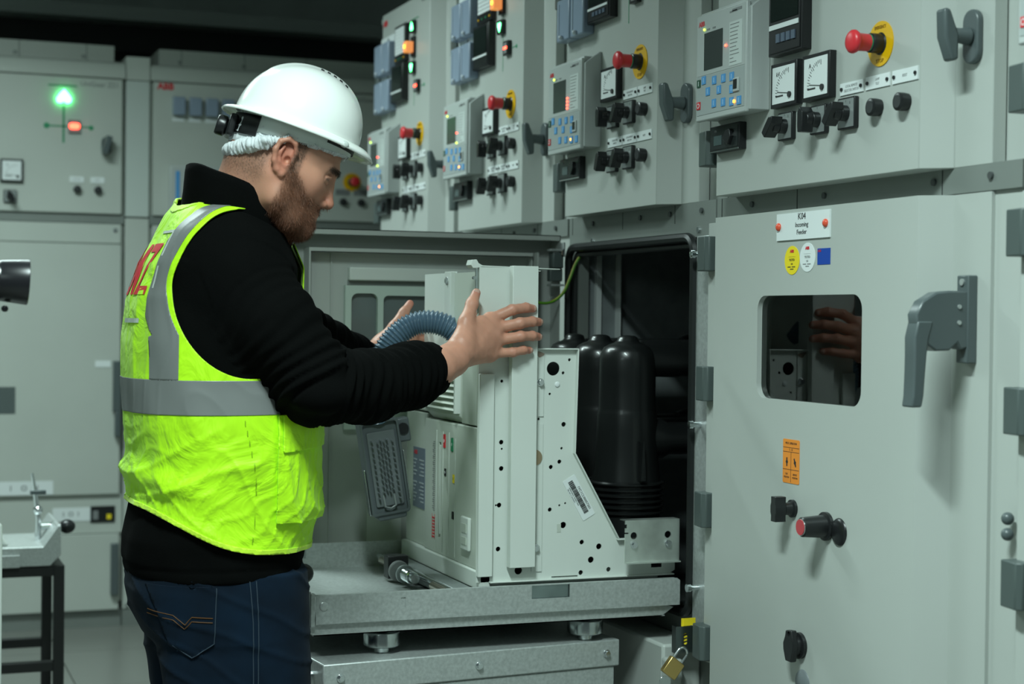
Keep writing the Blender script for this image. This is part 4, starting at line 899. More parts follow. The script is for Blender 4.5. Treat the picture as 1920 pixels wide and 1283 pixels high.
for px0, lab in ((-0.661, 'narrow grey pillar standing between the two far cabinets'),):
    pr = empty('end_pillar', (px0, YB, 0), 0, lab, 'cabinet pillar')
    MB().box(0.002, 0.094, 0.006, 1.2, 0.07, 1.628).build('lower_panel', BP, pr, bev=0.002)
    MB().box(0.002, 0.094, 0.006, 1.2, 1.634, 2.175).build('upper_panel', mat('far_cabinet_paint_pale', (0.50, 0.55, 0.52), 0.4), pr, bev=0.002)
    MB().box(0.002, 0.094, 0.006, 1.2, 2.178, 2.27).build('top_panel', BP, pr)
    MB().box(0.002, 0.094, 0.010, 1.2, 0.0, 0.068).build('plinth', FRAMEP, pr)
    for xx in (0.02, 0.068): m = MB(); screw(m, xx, 0.085, 0.006, 0.010); m.build('bolt', CHROME, pr)
o1 = 1.463
lu = MB().prism([(o1 - 0.90 + a, 2.094 + b) for a, b in ((0, 0.030), (0.016, 0.012), (0.028, -0.006), (0.026, -0.020), (0.013, -0.024), (0, -0.016), (-0.013, -0.024), (-0.026, -0.020), (-0.028, -0.006), (-0.016, 0.012))], -0.012, 0.0, 'y').build('position_indicator', LEDG, b1, label='lit green arrow')
m = MB(); m.box(o1 - 0.960, o1 - 0.850, -0.0006, 0, 2.136, 2.142).box(o1 - 0.9045, o1 - 0.8965, -0.0006, 0, 1.915, 2.06).box(o1 - 0.96, o1 - 0.79, -0.0006, 0, 1.977, 1.983).sphere((o1 - 0.965, 0, 1.98), 0.012, 6, sc=(1, .1, 1)).sphere((o1 - 0.795, 0, 1.978), 0.010, 6, sc=(1, .1, 1))
m.build('mimic_line', GREENL, b1, label='green printed single line diagram')
f = MB().box(o1 - 0.883, o1 - 0.838, -0.010, 0, 1.955, 2.006).build('position_indicator', INKG, b1)
MB().prism(rrect(o1 - 0.880, o1 - 0.840, 1.970, 1.992, 0.010, 5), -0.014, -0.010, 'y').build('lit_symbol', LEDR, f)
m = MB(); m.prism(rrect(o1 - 0.756, o1 - 0.718, 1.875, 1.945, 0.018), -0.012, 0, 'y'); m.T = Matrix.Translation((o1 - 0.738, 0, 1.91)) @ Matrix.Rotation(math.radians(15), 4, 'Y'); m.box(-0.012, 0.012, -0.06, -0.012, -0.036, 0.036); m.build('t_handle', HANDLE, b1, bev=0.003)
ameter(b1, o1 - 1.138, o1 - 1.053, 1.754, 1.842, 'A'); rotary(b1, o1 - 1.10, 1.698, ang=-30, s=0.05)
for xx in (-0.848, -0.768):
    pushb(b1, o1 + xx, 1.7345)
    tagplate(b1, o1 + xx - 0.028, o1 + xx + 0.026, 1.762, 1.785, ['LAMP TEST' if xx < -.8 else 'RESET'], scr=False, size=0.008)
MB().box(o1 - 1.20, o1 - 1.075, -0.0012, 0, 0.853, 0.958).build('inspection_window', mat('inspection_window', (0.10, 0.12, 0.12), 0.25), b1)
MB().box(o1 - 0.772, o1 - 0.712, -0.002, 0, 1.035, 1.060).build('name_plate', WHITE, b1)
m = MB().box(o1 - 1.20, o1 - 0.930, -0.0015, 0, 0.535, 0.588); m = m.build('label_strip', WHITE, b1)
for xx in (-1.09, -1.04, -0.99): text('O' if xx == -1.04 else 'I', 0.03, (o1 + xx, -0.002, 0.561), INK, m, ext=0.0003)
m = MB().box(o1 - 0.93, o1 - 0.785, 0.0132, 0.015, 0.425, 0.478).build('label_strip', WHITE, b1)
text('I  O  I', 0.026, (o1 - 0.86, 0.0128, 0.452), INK, m, ext=0.0003)
m = MB().box(o1 - 0.785, o1 - 0.690, 0.010, 0.015, 0.418, 0.482).build('warning_label', BLACK, b1)
MB().box(o1 - 0.722, o1 - 0.704, 0.0085, 0.0100, 0.43, 0.45).build('yellow_mark', STICKY, m); MB().box(o1 - 0.775, o1 - 0.755, 0.0085, 0.0100, 0.43, 0.465).build('grey_mark', INKG, m)
o2 = 0.564
text('ABB', 0.036, (o2 - 0.505, -0.0006, 2.158), INKR, b2, ext=0.0004, bold=0.0015)
for k in range(8):
    s_ = MB().box(o2 - 0.478 + k * 0.066, o2 - 0.478 + k * 0.066 + 0.048, -0.03, 0, 2.046, 2.118).build('terminal_cover', SEAL, b2, bev=0.003)
    MB().box(o2 - 0.478 + k * 0.066, o2 - 0.478 + k * 0.066 + 0.048, -0.002, 0, 2.022, 2.036).build('label_strip', WHITE, b2)
r_ = MB().box(o2 - 0.490, o2 - 0.24, -0.035, 0, 1.60 + 0.06, 1.842).build('protection_relay', RELAYF, b2, bev=0.004)
for k in range(3): MB().box(o2 - 0.468 + k * 0.045, o2 - 0.452 + k * 0.045, -0.0365, -0.0345, 1.69, 1.82).build('key_column', KEYB, r_)
estop(b2, o2 + 0.268, 1.806); pushb(b2, o2 + 0.228, 1.722); pushb(b2, o2 + 0.305, 1.722)
for xx in (0.228, 0.305): MB().box(o2 + xx - 0.03, o2 + xx + 0.03, -0.002, 0, 1.752, 1.775).build('name_plate', INKG, b2)
# ------------------------------------------------------------------ things at the lower left
YS = 4.95
st = empty('steel_stand', (-1.16, YS + 0.2, 0), 0, 'black square tube stand on the floor at the left', 'stand')
SB = mat('black_tube_steel', (0.012, 0.013, 0.013), 0.45)
T_ = 0.030
for a in (-0.36, 0.062):
    for b in (-0.20, 0.17): MB().box(a, a + T_, b, b + T_, 0, 0.52).build('leg', SB, st, bev=0.002)
for b in (-0.20, 0.17):
    MB().box(-0.36 + T_, 0.062, b, b + T_, 0.49, 0.519).build('top_rail', SB, st, bev=0.002); MB().box(-0.36 + T_, 0.062, b, b + T_, 0.215, 0.243).build('lower_rail', SB, st, bev=0.002)
for a in (-0.36, 0.062):
    MB().box(a, a + T_, -0.20 + T_, 0.17, 0.49, 0.519).build('top_rail', SB, st, bev=0.002); MB().box(a, a + T_, -0.20 + T_, 0.17, 0.03, 0.058).build('lower_rail', SB, st, bev=0.002)
MB().box(-0.36 + T_, 0.062, -0.20, -0.17, 0.03, 0.058).build('lower_rail', SB, st, bev=0.002)
tr_ = empty('lifting_tray', (-1.20, YS + 0.15, 0.5215), 0, 'galvanised lifting tray with an upright lever on the black stand', 'tray')
MB().prism([(-0.30, 0.0), (0.09, 0.0), (0.12, 0.03), (0.12, 0.115), (0.112, 0.115), (0.07, 0.055), (-0.30, 0.055)], -0.16, 0.16, 'y').build('tray_pan', GALV, tr_, bev=0.002)
MB().box(-0.30, 0.005, -0.175, -0.165, -0.0, 0.035).build('front_lip', GALV, tr_, bev=0.001)
MB().prism([(-0.30, 0.055), (-0.02, 0.055), (-0.10, 0.17), (-0.30, 0.19)], -0.12, 0.10, 'y').build('hood', mat('pale_hood', (0.55, 0.58, 0.55), 0.4), tr_, bev=0.01, seg=3)
m = MB(); m.tube([(0.068, -0.02, 0.03), (0.068, -0.02, 0.12), (0.060, -0.02, 0.19), (0.050, -0.02, 0.255)], [0.008, 0.008, 0.007, 0.004], 12); m.build('upright_lever', CHROME, tr_, smooth=True)
MB().sphere((0.067, -0.02, 0.145), 0.014, 8).build('lever_joint', CHROME, tr_, smooth=True)
MB().box(0.045, 0.090, -0.028, -0.012, 0.192, 0.204).build('cross_piece', HANDLE, tr_, bev=0.002)
m = MB(); m.tube([(0.075, -0.03, 0.098), (0.135, -0.03, 0.098)], 0.010, 14); m.build('handle_rod', CHROME, tr_, smooth=True)
MB().sphere((0.150, -0.03, 0.096), 0.021, 10, sc=(1.15, 1, 1)).build('ball_grip', BLACK, tr_, smooth=True)
m = MB(); m.tube([(-0.11, -0.12, 0.055), (-0.11, -0.12, 0.125)], 0.006, 10); m.build('pin', CHROME, tr_, smooth=True)
MB().prism([(-0.30, 0.19), (-0.18, 0.10), (-0.15, 0.075), (-0.17, 0.06), (-0.30, 0.10)], -0.162, -0.125, 'y').build('plastic_sheet', mat('white_film', (0.75, 0.78, 0.77), 0.3), tr_, bev=0.004)
gs = empty('equipment_trolley', (-1.52, 2.86, 0), 0, 'pale grey trolley side panel at the lower left border', 'trolley')
MB().box(-0.4, 0.138, 0.0, 0.03, 0.12, 0.900).build('side_panel', PAINT, gs, bev=0.004)
MB().box(-0.4, 0.120, 0.031, 0.4, 0.12, 0.72).build('trolley_body', PAINT, gs, bev=0.004)
for a in (-0.32, 0.05): m = MB(); m.cyl((a, 0.05, 0.055), 0.055, 0.03, 'y', 20).box(a - 0.02, a + 0.02, 0.045, 0.085, 0.05, 0.121).build('castor', BLACK, gs, bev=0.002)
# camcorder lens reaching in from the left
cmn = empty('video_camera', (-1.50, 2.62, 0), 0, 'black video camera on its stand, lens reaching in at the left edge', 'camera')
CAMB = mat('camera_black', (0.010, 0.010, 0.012), 0.28)
TLn = Matrix.Translation((0, 0, 1.302)) @ Matrix.Rotation(math.radians(3), 4, 'Y')
def WL(): m = MB(); m.T = TLn; return m
m = WL(); m.lathe([(0.027, 0.0), (0.028, 0.02), (0.030, 0.04), (0.0300, 0.095)], (0, 0, 0), 'x', 36); m.build('lens_barrel', CAMB, cmn, smooth=40)
m = WL(); m.lathe([(0.0285, 0.092), (0.0310, 0.096), (0.0345, 0.136), (0.0335, 0.137), (0.029, 0.10)], (0, 0, 0), 'x', 40, caps=False); m.build('lens_hood', CAMB, cmn, smooth=40)
m = WL(); m.lathe([(0.001, 0.098), (0.020, 0.096), (0.028, 0.094)], (0, 0, 0), 'x', 32, caps=False); m.build('front_glass', mat('lens_glass', (0.02, 0.02, 0.03), 0.05, coat=1.0), cmn, smooth=True)
for a, b in ((0.052, 0.060), (0.066, 0.080)):
    m = WL(); m.lathe([(0.0302, a), (0.0318, a + .001), (0.0318, b - .001), (0.0302, b)], (0, 0, 0), 'x', 36, caps=False); m.build('focus_ring', BLACKM, cmn, smooth=40)
m = WL(); m.box(0.078, 0.092, -0.014, 0.0, -0.055, -0.028).cyl((0.105, -0.01, -0.042), 0.005, 0.02, 'y', 10); m.build('lens_support', CAMB, cmn, bev=0.002)
MB().box(-0.13, 0.0, -0.05, 0.05, 1.24, 1.37).build('camera_body', CAMB, cmn, bev=0.008)
MB().cyl((-0.07, 0, 0.02), 0.016, 1.22, 'z', 16).build('stand_column', CAMB, cmn, smooth=40)
MB().cyl((-0.07, 0, 0.0), 0.10, 0.02, 'z', 28).build('stand_foot', CAMB, cmn, bev=0.004)
#@@MAN
# ------------------------------------------------------------------ the man
import openvdb
class Fld:
    """a signed distance field sculpted on a regular grid"""
    def __init__(s, lo, hi, h):
        s.lo = np.array(lo, float); s.h = h
        n = [int((b - a) / h) + 1 for a, b in zip(lo, hi)]
        ax = [np.float32(lo[i]) + np.arange(n[i], dtype=np.float32) * np.float32(h) for i in range(3)]
        s.X = ax[0][:, None, None]; s.Y = ax[1][None, :, None]; s.Z = ax[2][None, None, :]
        s.d = np.full(n, 1.0, np.float32)
    def un(s, e, k=0.0):
        if k <= 0: s.d = np.minimum(s.d, e)
        else:
            t = np.clip(0.5 + 0.5 * (s.d - e) / k, 0, 1); s.d = s.d * (1 - t) + e * t - k * t * (1 - t)
        return s
    def sub(s, e, k=0.0):
        if k <= 0: s.d = np.maximum(s.d, -e)
        else:
            t = np.clip(0.5 - 0.5 * (s.d + e) / k, 0, 1); s.d = s.d * (1 - t) - e * t + k * t * (1 - t)
        return s
    def ell(s, c, r, R=None):
        x = s.X - np.float32(c[0]); y = s.Y - np.float32(c[1]); z = s.Z - np.float32(c[2])
        if R is not None:
            R = np.array(R, np.float32); x, y, z = (R[0, 0] * x + R[0, 1] * y + R[0, 2] * z, R[1, 0] * x + R[1, 1] * y + R[1, 2] * z, R[2, 0] * x + R[2, 1] * y + R[2, 2] * z)
        q = np.sqrt((x / r[0]) ** 2 + (y / r[1]) ** 2 + (z / r[2]) ** 2)
        g = np.sqrt((x / r[0] ** 2) ** 2 + (y / r[1] ** 2) ** 2 + (z / r[2] ** 2) ** 2) + 1e-6
        return (q * (q - 1) / g).astype(np.float32)
    def cap(s, a, b, ra, rb):
        a = np.array(a, np.float32); b = np.array(b, np.float32); v = b - a; L = float(v @ v) + 1e-12
        x = s.X - a[0]; y = s.Y - a[1]; z = s.Z - a[2]
        t = np.clip((x * v[0] + y * v[1] + z * v[2]) / L, 0, 1)
        return np.sqrt((x - t * v[0]) ** 2 + (y - t * v[1]) ** 2 + (z - t * v[2]) ** 2) - (ra + (rb - ra) * t)
    def chain(s, pts, rs, k=0.01):
        out = None
        for i in range(len(pts) - 1):
            e = s.cap(pts[i], pts[i + 1], rs[i], rs[i + 1])
            if out is None: out = e
            else:
                t = np.clip(0.5 + 0.5 * (out - e) / k, 0, 1); out = out * (1 - t) + e * t - k * t * (1 - t)
        return out
    def rings(s, tab):
        """tab rows: z, cx, cy, a, b : stacked super-elliptic sections"""
        tab = sorted(tab); zz = np.array([t[0] for t in tab]); Z = s.Z.ravel()
        cx, cy, a, b = (np.interp(Z, zz, [t[i] for t in tab]).astype(np.float32)[None, None, :] for i in (1, 2, 3, 4))
        q = (np.abs((s.X - cx) / a) ** 2.3 + np.abs((s.Y - cy) / b) ** 2.3) ** (1 / 2.3)
        e = (q - 1) * np.minimum(a, b)
        e = np.maximum(e, np.maximum(zz[0] - s.Z, s.Z - zz[-1]))
        return e.astype(np.float32)
    def surf(s, iso=0.0):
        g = openvdb.FloatGrid(1.0); g.copyFromArray(np.ascontiguousarray(s.d.astype(np.float32)))
        p, q = g.convertToQuads(iso)[:2]
        return np.array(p, float) * s.h + s.lo, np.array(q).astype(np.int64)
def mk(name, v, f, mats, parent=None, label=None, smooth=True, col=None):
    me = bpy.data.meshes.new(name); me.from_pydata(np.asarray(v).tolist(), [], [list(map(int, q)) for q in f])
    for m_ in (mats if isinstance(mats, (list, tuple)) else [mats]): me.materials.append(m_)
    me.update()
    if smooth: me.polygons.foreach_set('use_smooth', [True] * len(me.polygons))
    if col is not None:
        at = me.color_attributes.new('tone', 'FLOAT_COLOR', 'POINT')
        at.data.foreach_set('color', np.hstack([col, np.ones((len(col), 1))]).astype(np.float32).ravel())
    o = bpy.data.objects.new(name, me); COL.objects.link(o)
    if parent is not None: o.parent = parent
    if label: o['label'] = label
    return o
def relax(v, f, n=1, w_=0.5):
    f = np.asarray(f); e = np.vstack([f[:, [i, (i + 1) % f.shape[1]]] for i in range(f.shape[1])])
    for _ in range(n):
        acc = np.zeros_like(v); cnt = np.zeros(len(v))
        for a, b in ((0, 1), (1, 0)):
            np.add.at(acc, e[:, a], v[e[:, b]]); np.add.at(cnt, e[:, a], 1)
        v = v * (1 - w_) + w_ * acc / np.maximum(cnt, 1)[:, None]
    return v
def tri(q): q = np.asarray(q); return np.vstack([q[:, [0, 1, 2]], q[:, [0, 2, 3]]]) if q.shape[1] == 4 else q
def clip(v, t, fn):
    """keep the part of a triangle mesh where fn(v) < 0, cut cleanly along the zero line"""
    sv = fn(v); ins = sv < 0; c = ins[t].sum(1); keep = t[c == 3].tolist(); mix = t[(c == 1) | (c == 2)]
    nv = [tuple(p) for p in v]; cache = {}
    def mid(a, b):
        key = (min(a, b), max(a, b))
        if key not in cache:
            u = sv[a] / (sv[a] - sv[b]); nv.append(tuple(v[a] + (v[b] - v[a]) * u)); cache[key] = len(nv) - 1
        return cache[key]
    for T in mix:
        T = [int(x) for x in T]; k = [ins[x] for x in T]
        if sum(k) == 1:
            i = k.index(True); a, b, c_ = T[i], T[(i + 1) % 3], T[(i + 2) % 3]; keep.append([a, mid(a, b), mid(a, c_)])
        else:
            i = k.index(False); a, b, c_ = T[i], T[(i + 1) % 3], T[(i + 2) % 3]; m1, m2 = mid(a, b), mid(a, c_)
            keep.append([m1, b, c_]); keep.append([m1, c_, m2])
    keep = np.array(keep, dtype=np.int64).reshape(-1, 3); nv = np.array(nv); used = np.unique(keep); mp = np.full(len(nv), -1); mp[used] = np.arange(len(used))
    return nv[used], mp[keep]
def vnormals(v, t):
    n = np.cross(v[t[:, 1]] - v[t[:, 0]], v[t[:, 2]] - v[t[:, 0]]); out = np.zeros_like(v)
    for i in range(3): np.add.at(out, t[:, i], n)
    return out / (np.linalg.norm(out, axis=1, keepdims=True) + 1e-12)
def wob(p, f, s=0.0):
    x, y, z = p[..., 0] * f, p[..., 1] * f, p[..., 2] * f
    return (np.sin(x * 1.0 + 2.1 * np.sin(z * .7 + s) + s) + np.sin(y * 1.3 - 1.7 * np.sin(x * .9 - s) + 2 * s) + np.sin(z * 1.1 + 1.9 * np.sin(y * .8 + s)) + .5 * np.sin(2.3 * (x + z) + s)) / 3.5
def solid(o, th, off=-1):
    m_ = o.modifiers.new('thickness', 'SOLIDIFY'); m_.thickness = th; m_.offset = off; return o

man = empty('person', (0, 0, 0), 0, 'man in yellow high visibility vest and white helmet reaching for the breaker', 'person')
def cloth(name, col, rough=0.85, sheen=0.4, bs=900, b_=0.35, var=0.1, bd=0.0008):
    return mat(name, col, rough, bump=b_, bscale=bs, var=var, vscale=12, sheen=sheen, bdist=bd)
FLEECE = cloth('black_fleece', (0.0026, 0.0029, 0.0028), rough=1.0, sheen=0.0, bs=500, b_=0.5)
FLEECE.node_tree.nodes['Principled BSDF'].inputs['Specular IOR Level'].default_value = 0.06
VEST = cloth('fluorescent_yellow_fabric', (0.46, 0.88, 0.004), 0.55, 0.1, 1500, 0.15, 0.04)
_vt = VEST.node_tree; _vb = _vt.nodes['Bump']; _vn = _vt.nodes.new('ShaderNodeTexNoise'); _vn.inputs['Scale'].default_value = 11; _vn.inputs['Detail'].default_value = 3; _vn.inputs['Distortion'].default_value = 2.2
_v2 = _vt.nodes.new('ShaderNodeBump'); _v2.inputs['Strength'].default_value = 0.55; _v2.inputs['Distance'].default_value = 0.012
_vt.links.new([n for n in _vt.nodes if n.type == 'TEX_COORD'][0].outputs['Object'], _vn.inputs['Vector']); _vt.links.new(_vn.outputs['Fac'], _v2.inputs['Height']); _vt.links.new(_v2.outputs['Normal'], _vb.inputs['Normal'])
TAPE = mat('reflective_tape', (0.21, 0.22, 0.215), 0.45, metal=0.2, bump=0.2, bscale=900, bdist=0.0004)
PIPE = cloth('bright_yellow_piping', (0.55, 0.85, 0.03), 0.6, 0.2)
DENIM = cloth('blue_denim', (0.0016, 0.0085, 0.0200), 0.9, 0.02, 1400, 0.6, 0.35, 0.0006)
DENIM.node_tree.nodes['Principled BSDF'].inputs['Specular IOR Level'].default_value = 0.2
STITCH = mat('orange_thread', (0.09, 0.036, 0.007), 0.7)
STITCHB = mat('pale_thread', (0.030, 0.048, 0.07), 0.7)
HELM = mat('white_helmet_shell', (0.92, 0.94, 0.91), 0.18, coat=0.4)
NET = mat('white_hairnet', (0.74, 0.78, 0.80), 0.6, trans=0.0, alpha=0.82, bump=0.6, bscale=120, bdist=0.003)
BAND = mat('white_headband', (0.55, 0.60, 0.57), 0.25)
skm = bpy.data.materials.new('skin'); skm.use_nodes = True
_b = skm.node_tree.nodes['Principled BSDF']; _a = skm.node_tree.nodes.new('ShaderNodeVertexColor'); _a.layer_name = 'tone'
skm.node_tree.links.new(_a.outputs['Color'], _b.inputs['Base Color']); _b.inputs['Roughness'].default_value = 0.48
_b.inputs['Subsurface Weight'].default_value = 0.12; _b.inputs['Subsurface Radius'].default_value = (0.009, 0.003, 0.0015); _b.inputs['Subsurface Scale'].default_value = 1
_n = skm.node_tree.nodes.new('ShaderNodeTexNoise'); _n.inputs['Scale'].default_value = 400; _tc = skm.node_tree.nodes.new('ShaderNodeTexCoord'); skm.node_tree.links.new(_tc.outputs['Object'], _n.inputs['Vector'])
_p = skm.node_tree.nodes.new('ShaderNodeBump'); _p.inputs['Strength'].default_value = 0.25; _p.inputs['Distance'].default_value = 0.0006
skm.node_tree.links.new(_n.outputs['Fac'], _p.inputs['Height']); skm.node_tree.links.new(_p.outputs['Normal'], _b.inputs['Normal'])

YC = 3.12
def row(z, cx, w_, b, cy=YC): return (z, cx, cy, math.sqrt(max(1e-4, w_ * w_ - (.355 * b) ** 2)) / .935, b)
TORSO = [row(1.455, -0.978, 0.078, 0.105), row(1.435, -0.976, 0.100, 0.150), row(1.40, -0.974, 0.123, 0.188), row(1.339, -0.976, 0.148, 0.205), row(1.279, -0.987, 0.156, 0.205), row(1.199, -0.988, 0.162, 0.200),
         row(1.119, -0.985, 0.165, 0.198), row(1.049, -0.975, 0.172, 0.200), row(0.979, -0.968, 0.170, 0.200), row(0.919, -0.968, 0.170, 0.198), row(0.879, -0.974, 0.172, 0.196), row(0.839, -0.984, 0.172, 0.195), row(0.799, -0.986, 0.168, 0.193), row(0.770, -0.985, 0.163, 0.190)]
# ---- fleece jacket: trunk and both sleeves in one surface
F = Fld((-1.25, 2.76, 0.70), (-0.50, 3.72, 1.50), 0.0048)
F.un(F.rings(TORSO))
R_ARM = [(-0.997, 2.990, 1.346), (-0.918, 2.925, 1.235), (-0.843, 2.900, 1.128), (-0.732, 2.975, 1.118), (-0.622, 3.062, 1.136), (-0.562, 3.110, 1.148)]
L_ARM = [(-0.960, 3.255, 1.358), (-0.84, 3.37, 1.26), (-0.69, 3.46, 1.172), (-0.62, 3.52, 1.150), (-0.575, 3.56, 1.148)]
F.un(F.chain(R_ARM, [0.084, 0.073, 0.067, 0.062, 0.058, 0.054], 0.03), 0.035)
F.un(F.chain(L_ARM, [0.084, 0.070, 0.063, 0.056, 0.050], 0.03), 0.035)
# cut the sleeves off square at the cuffs
def planecut(F, p, n):
    n = np.array(n, float); n /= np.linalg.norm(n)
    return ((F.X - p[0]) * n[0] + (F.Y - p[1]) * n[1] + (F.Z - p[2]) * n[2]).astype(np.float32)
near = F.cap(R_ARM[4], (-0.50, 3.16, 1.165), 0.085, 0.085)
F.sub(np.maximum(near, -planecut(F, (-0.556, 3.112, 1.150), (0.86, 0.46, 0.18))), 0.004)
far = F.cap(L_ARM[3], (-0.50, 3.62, 1.16), 0.085, 0.085)
F.sub(np.maximum(far, -planecut(F, (-0.565, 3.57, 1.15), (0.8, 0.6, 0.0))), 0.004)
F.sub(F.rings([(1.40, -0.935, 3.08, 0.062, 0.062), (1.50, -0.92, 3.05, 0.070, 0.066)]), 0.01)
v, q = F.surf(); v = relax(v, q, 2, .5); t = tri(q); n_ = vnormals(v, t)
# folds: rings of creases along the sleeves, drag folds under the arm and at the waist
def seg_t(v, P):
    best = np.full(len(v), 9.0); tt = np.zeros(len(v)); acc = 0
    for i in range(len(P) - 1):
        a = np.array(P[i]); b = np.array(P[i + 1]); d = b - a; L = np.linalg.norm(d)
        u = np.clip((v - a) @ d / L ** 2, 0, 1); r = np.linalg.norm(v - a - u[:, None] * d, axis=1)
        m_ = r < best; best[m_] = r[m_]; tt[m_] = acc + u[m_] * L; acc += L
    return best, tt
bR, tR = seg_t(v, R_ARM); bL, tL = seg_t(v, L_ARM)
dsp = np.zeros(len(v))
for b_, t_, lim in ((bR, tR, 0.10), (bL, tL, 0.09)):
    end_ = t_.max(); m_ = (b_ < lim) & (t_ > 0.08) & (t_ < end_ - 0.028)
    ph = t_ * 250 + 3.0 * np.sin(v[:, 2] * 30) + 2.2 * np.sin(v[:, 1] * 25)
    amp = 0.0012 + 0.0042 * np.exp(-((t_ - 0.29) / 0.07) ** 2) + 0.0012 * (t_ > 0.38)
    dsp += np.where(m_, amp * (np.sin(ph) + .4 * np.sin(ph * .47 + 1)), 0)
dsp += np.where(np.minimum(bR, bL) > 0.09, 0.0028 * wob(v, 38, 0.4), 0.001 * wob(v, 60))
# hem groove
dsp += -0.002 * np.exp(-((v[:, 2] - 0.792) / 0.004) ** 2) * (bR > .1)
v = v + n_ * dsp[:, None]
fle = mk('fleece_jacket', v, q, FLEECE, man, 'black fleece jacket')
# ---- stand collar
def loft(rings, n=72, close=True):
    vs = []; fs = []
    for (c, a, b, tilt) in rings:
        for i in range(n):
            th = 2 * PI * i / n; x = a * math.cos(th); y = b * math.sin(th)
            vs.append((c[0] + x * math.cos(tilt), c[1] + y, c[2] - x * math.sin(tilt)))
    for j in range(len(rings) - 1):
        for i in range(n): fs.append((j * n + i, j * n + (i + 1) % n, (j + 1) * n + (i + 1) % n, (j + 1) * n + i))
    return np.array(vs), fs
tl = math.radians(31)
tl = math.radians(23)
cv, cf = loft([((-0.960, 3.08, 1.392), 0.106, 0.114, tl * .8), ((-0.954, 3.063, 1.436), 0.110, 0.103, tl * .95), ((-0.951, 3.053, 1.466), 0.112, 0.097, tl), ((-0.950, 3.051, 1.478), 0.111, 0.094, tl), ((-0.949, 3.051, 1.482), 0.107, 0.091, tl), ((-0.950, 3.051, 1.477), 0.103, 0.088, tl), ((-0.955, 3.056, 1.435), 0.098, 0.085, tl * .9)], 84)
cv += 0.0022 * np.stack([wob(cv, 45, 1), wob(cv, 45, 2), wob(cv, 45, 3)], 1)
mk('stand_collar', cv, cf, FLEECE, fle)
# ---- vest: clipped from the trunk surface, standing 9 mm proud
G = Fld((-1.25, 2.76, 0.76), (-0.72, 3.48, 1.52), 0.0042)
G.un(G.rings(TORSO)); G.un(G.chain(R_ARM[:1] + [(-0.965, 2.960, 1.32)], [0.076, 0.066], 0.02), 0.04); G.un(G.chain(L_ARM[:1] + [(-0.94, 3.29, 1.32)], [0.076, 0.066], 0.02), 0.04)
gv, gq = G.surf(0.009); gv = relax(gv, gq, 2)
gt = tri(gq)
AC = (-0.958, 1.288); AR = (0.136, 0.152)
def arm_e(p): return np.sqrt(((p[:, 0] - AC[0]) / AR[0]) ** 2 + ((p[:, 2] - AC[1]) / AR[1]) ** 2)
def hem_z(p): return 0.820 + 0.088 * np.exp(-((p[:, 0] + 1.17) / 0.13) ** 2)
def sd_arm(p): return (1 - arm_e(p)) * 0.13 - 10 * (np.abs(p[:, 1] - 3.12) < 0.075)
def neck_f(p): return 0.112 - np.sqrt(((p[:, 0] + 0.945) / 1.06) ** 2 + ((p[:, 1] - 3.085) / 0.98) ** 2) - 0.2 * (p[:, 2] < 1.33) + np.where(p[:, 0] > -0.945, (p[:, 0] + 0.945) * 0.25 * 0, 0)
vf = lambda p: np.maximum.reduce([hem_z(p) - p[:, 2], sd_arm(p), np.where(p[:, 2] > 1.38, neck_f(p), -1)])
vv, vt = clip(gv, gt, vf)
# creases of thin fabric (pulled folds low down, smoother up the back)
def fold(p):
    lo_ = np.clip((1.07 - p[:, 2]) / 0.10, 0, 1)
    s1 = p[:, 2] * 60 + 55 * (p[:, 0] + 1.0) * np.sin(p[:, 2] * 9 + 1.2) + 2.5 * wob(p, 14, .3)
    ridge = 1 - np.abs(np.sin(s1 * .5)); ridge2 = 1 - np.abs(np.sin(p[:, 0] * 48 + p[:, 2] * 30 + 3 * wob(p, 19, 1.4)))
    ridge3 = 1 - np.abs(np.sin(p[:, 0] * 85 - p[:, 2] * 55 + 4 * wob(p, 23, 2.4)))
    big = 0.011 * np.exp(-(((p[:, 2] - 0.95) - 0.35 * (-(p[:, 0] + 1.1))) / 0.022) ** 2) * np.clip((-1.0 - p[:, 0]) / 0.1, 0, 1)
    lo_ = lo_ * np.clip((p[:, 2] - hem_z(p)) / 0.05 + 0.25, 0.25, 1)
    return lo_ * (0.0050 * ridge ** 2.6 + 0.0034 * ridge2 ** 3 + 0.0026 * ridge3 ** 3 - 0.003 + 0.003 * wob(p, 26, .9)) + big + (1 - lo_) * (0.0030 * wob(p * np.array([1, 1.6, .45]), 42, .2) + 0.0012 * (1 - np.abs(np.sin(p[:, 1] * 70 + 2 * wob(p, 20, 3)))) ** 3)
def puffed(v0, t0, off):
    n0 = vnormals(v0, t0); return v0 + n0 * (fold(v0) + off)[:, None]
def vpart(name, fn, off, mtl, parent, label=None, th=0.0016, src=None):
    a, b = clip(vv, vt, fn) if src is None else clip(*src, fn)
    if len(b) == 0: print('EMPTY', name); return None
    gn = vnormals(a, b)
    # use the analytic outward direction so borders do not curl
    o = mk(name, a + gn * (fold(a) + off)[:, None], b, mtl, parent, label)
    if th: solid(o, th)
    return o
vest = vpart('safety_vest', lambda p: -np.ones(len(p)), 0.0, VEST, man, 'fluorescent yellow safety vest', 0.0022)
hz_f = lambda p: np.maximum(1.072 + 0.006 * (p[:, 0] + 1) - p[:, 2], p[:, 2] - 1.133)
hb_ = vpart('reflective_band', hz_f, 0.0012, TAPE, vest, 'grey reflective waist band', 0.0006)
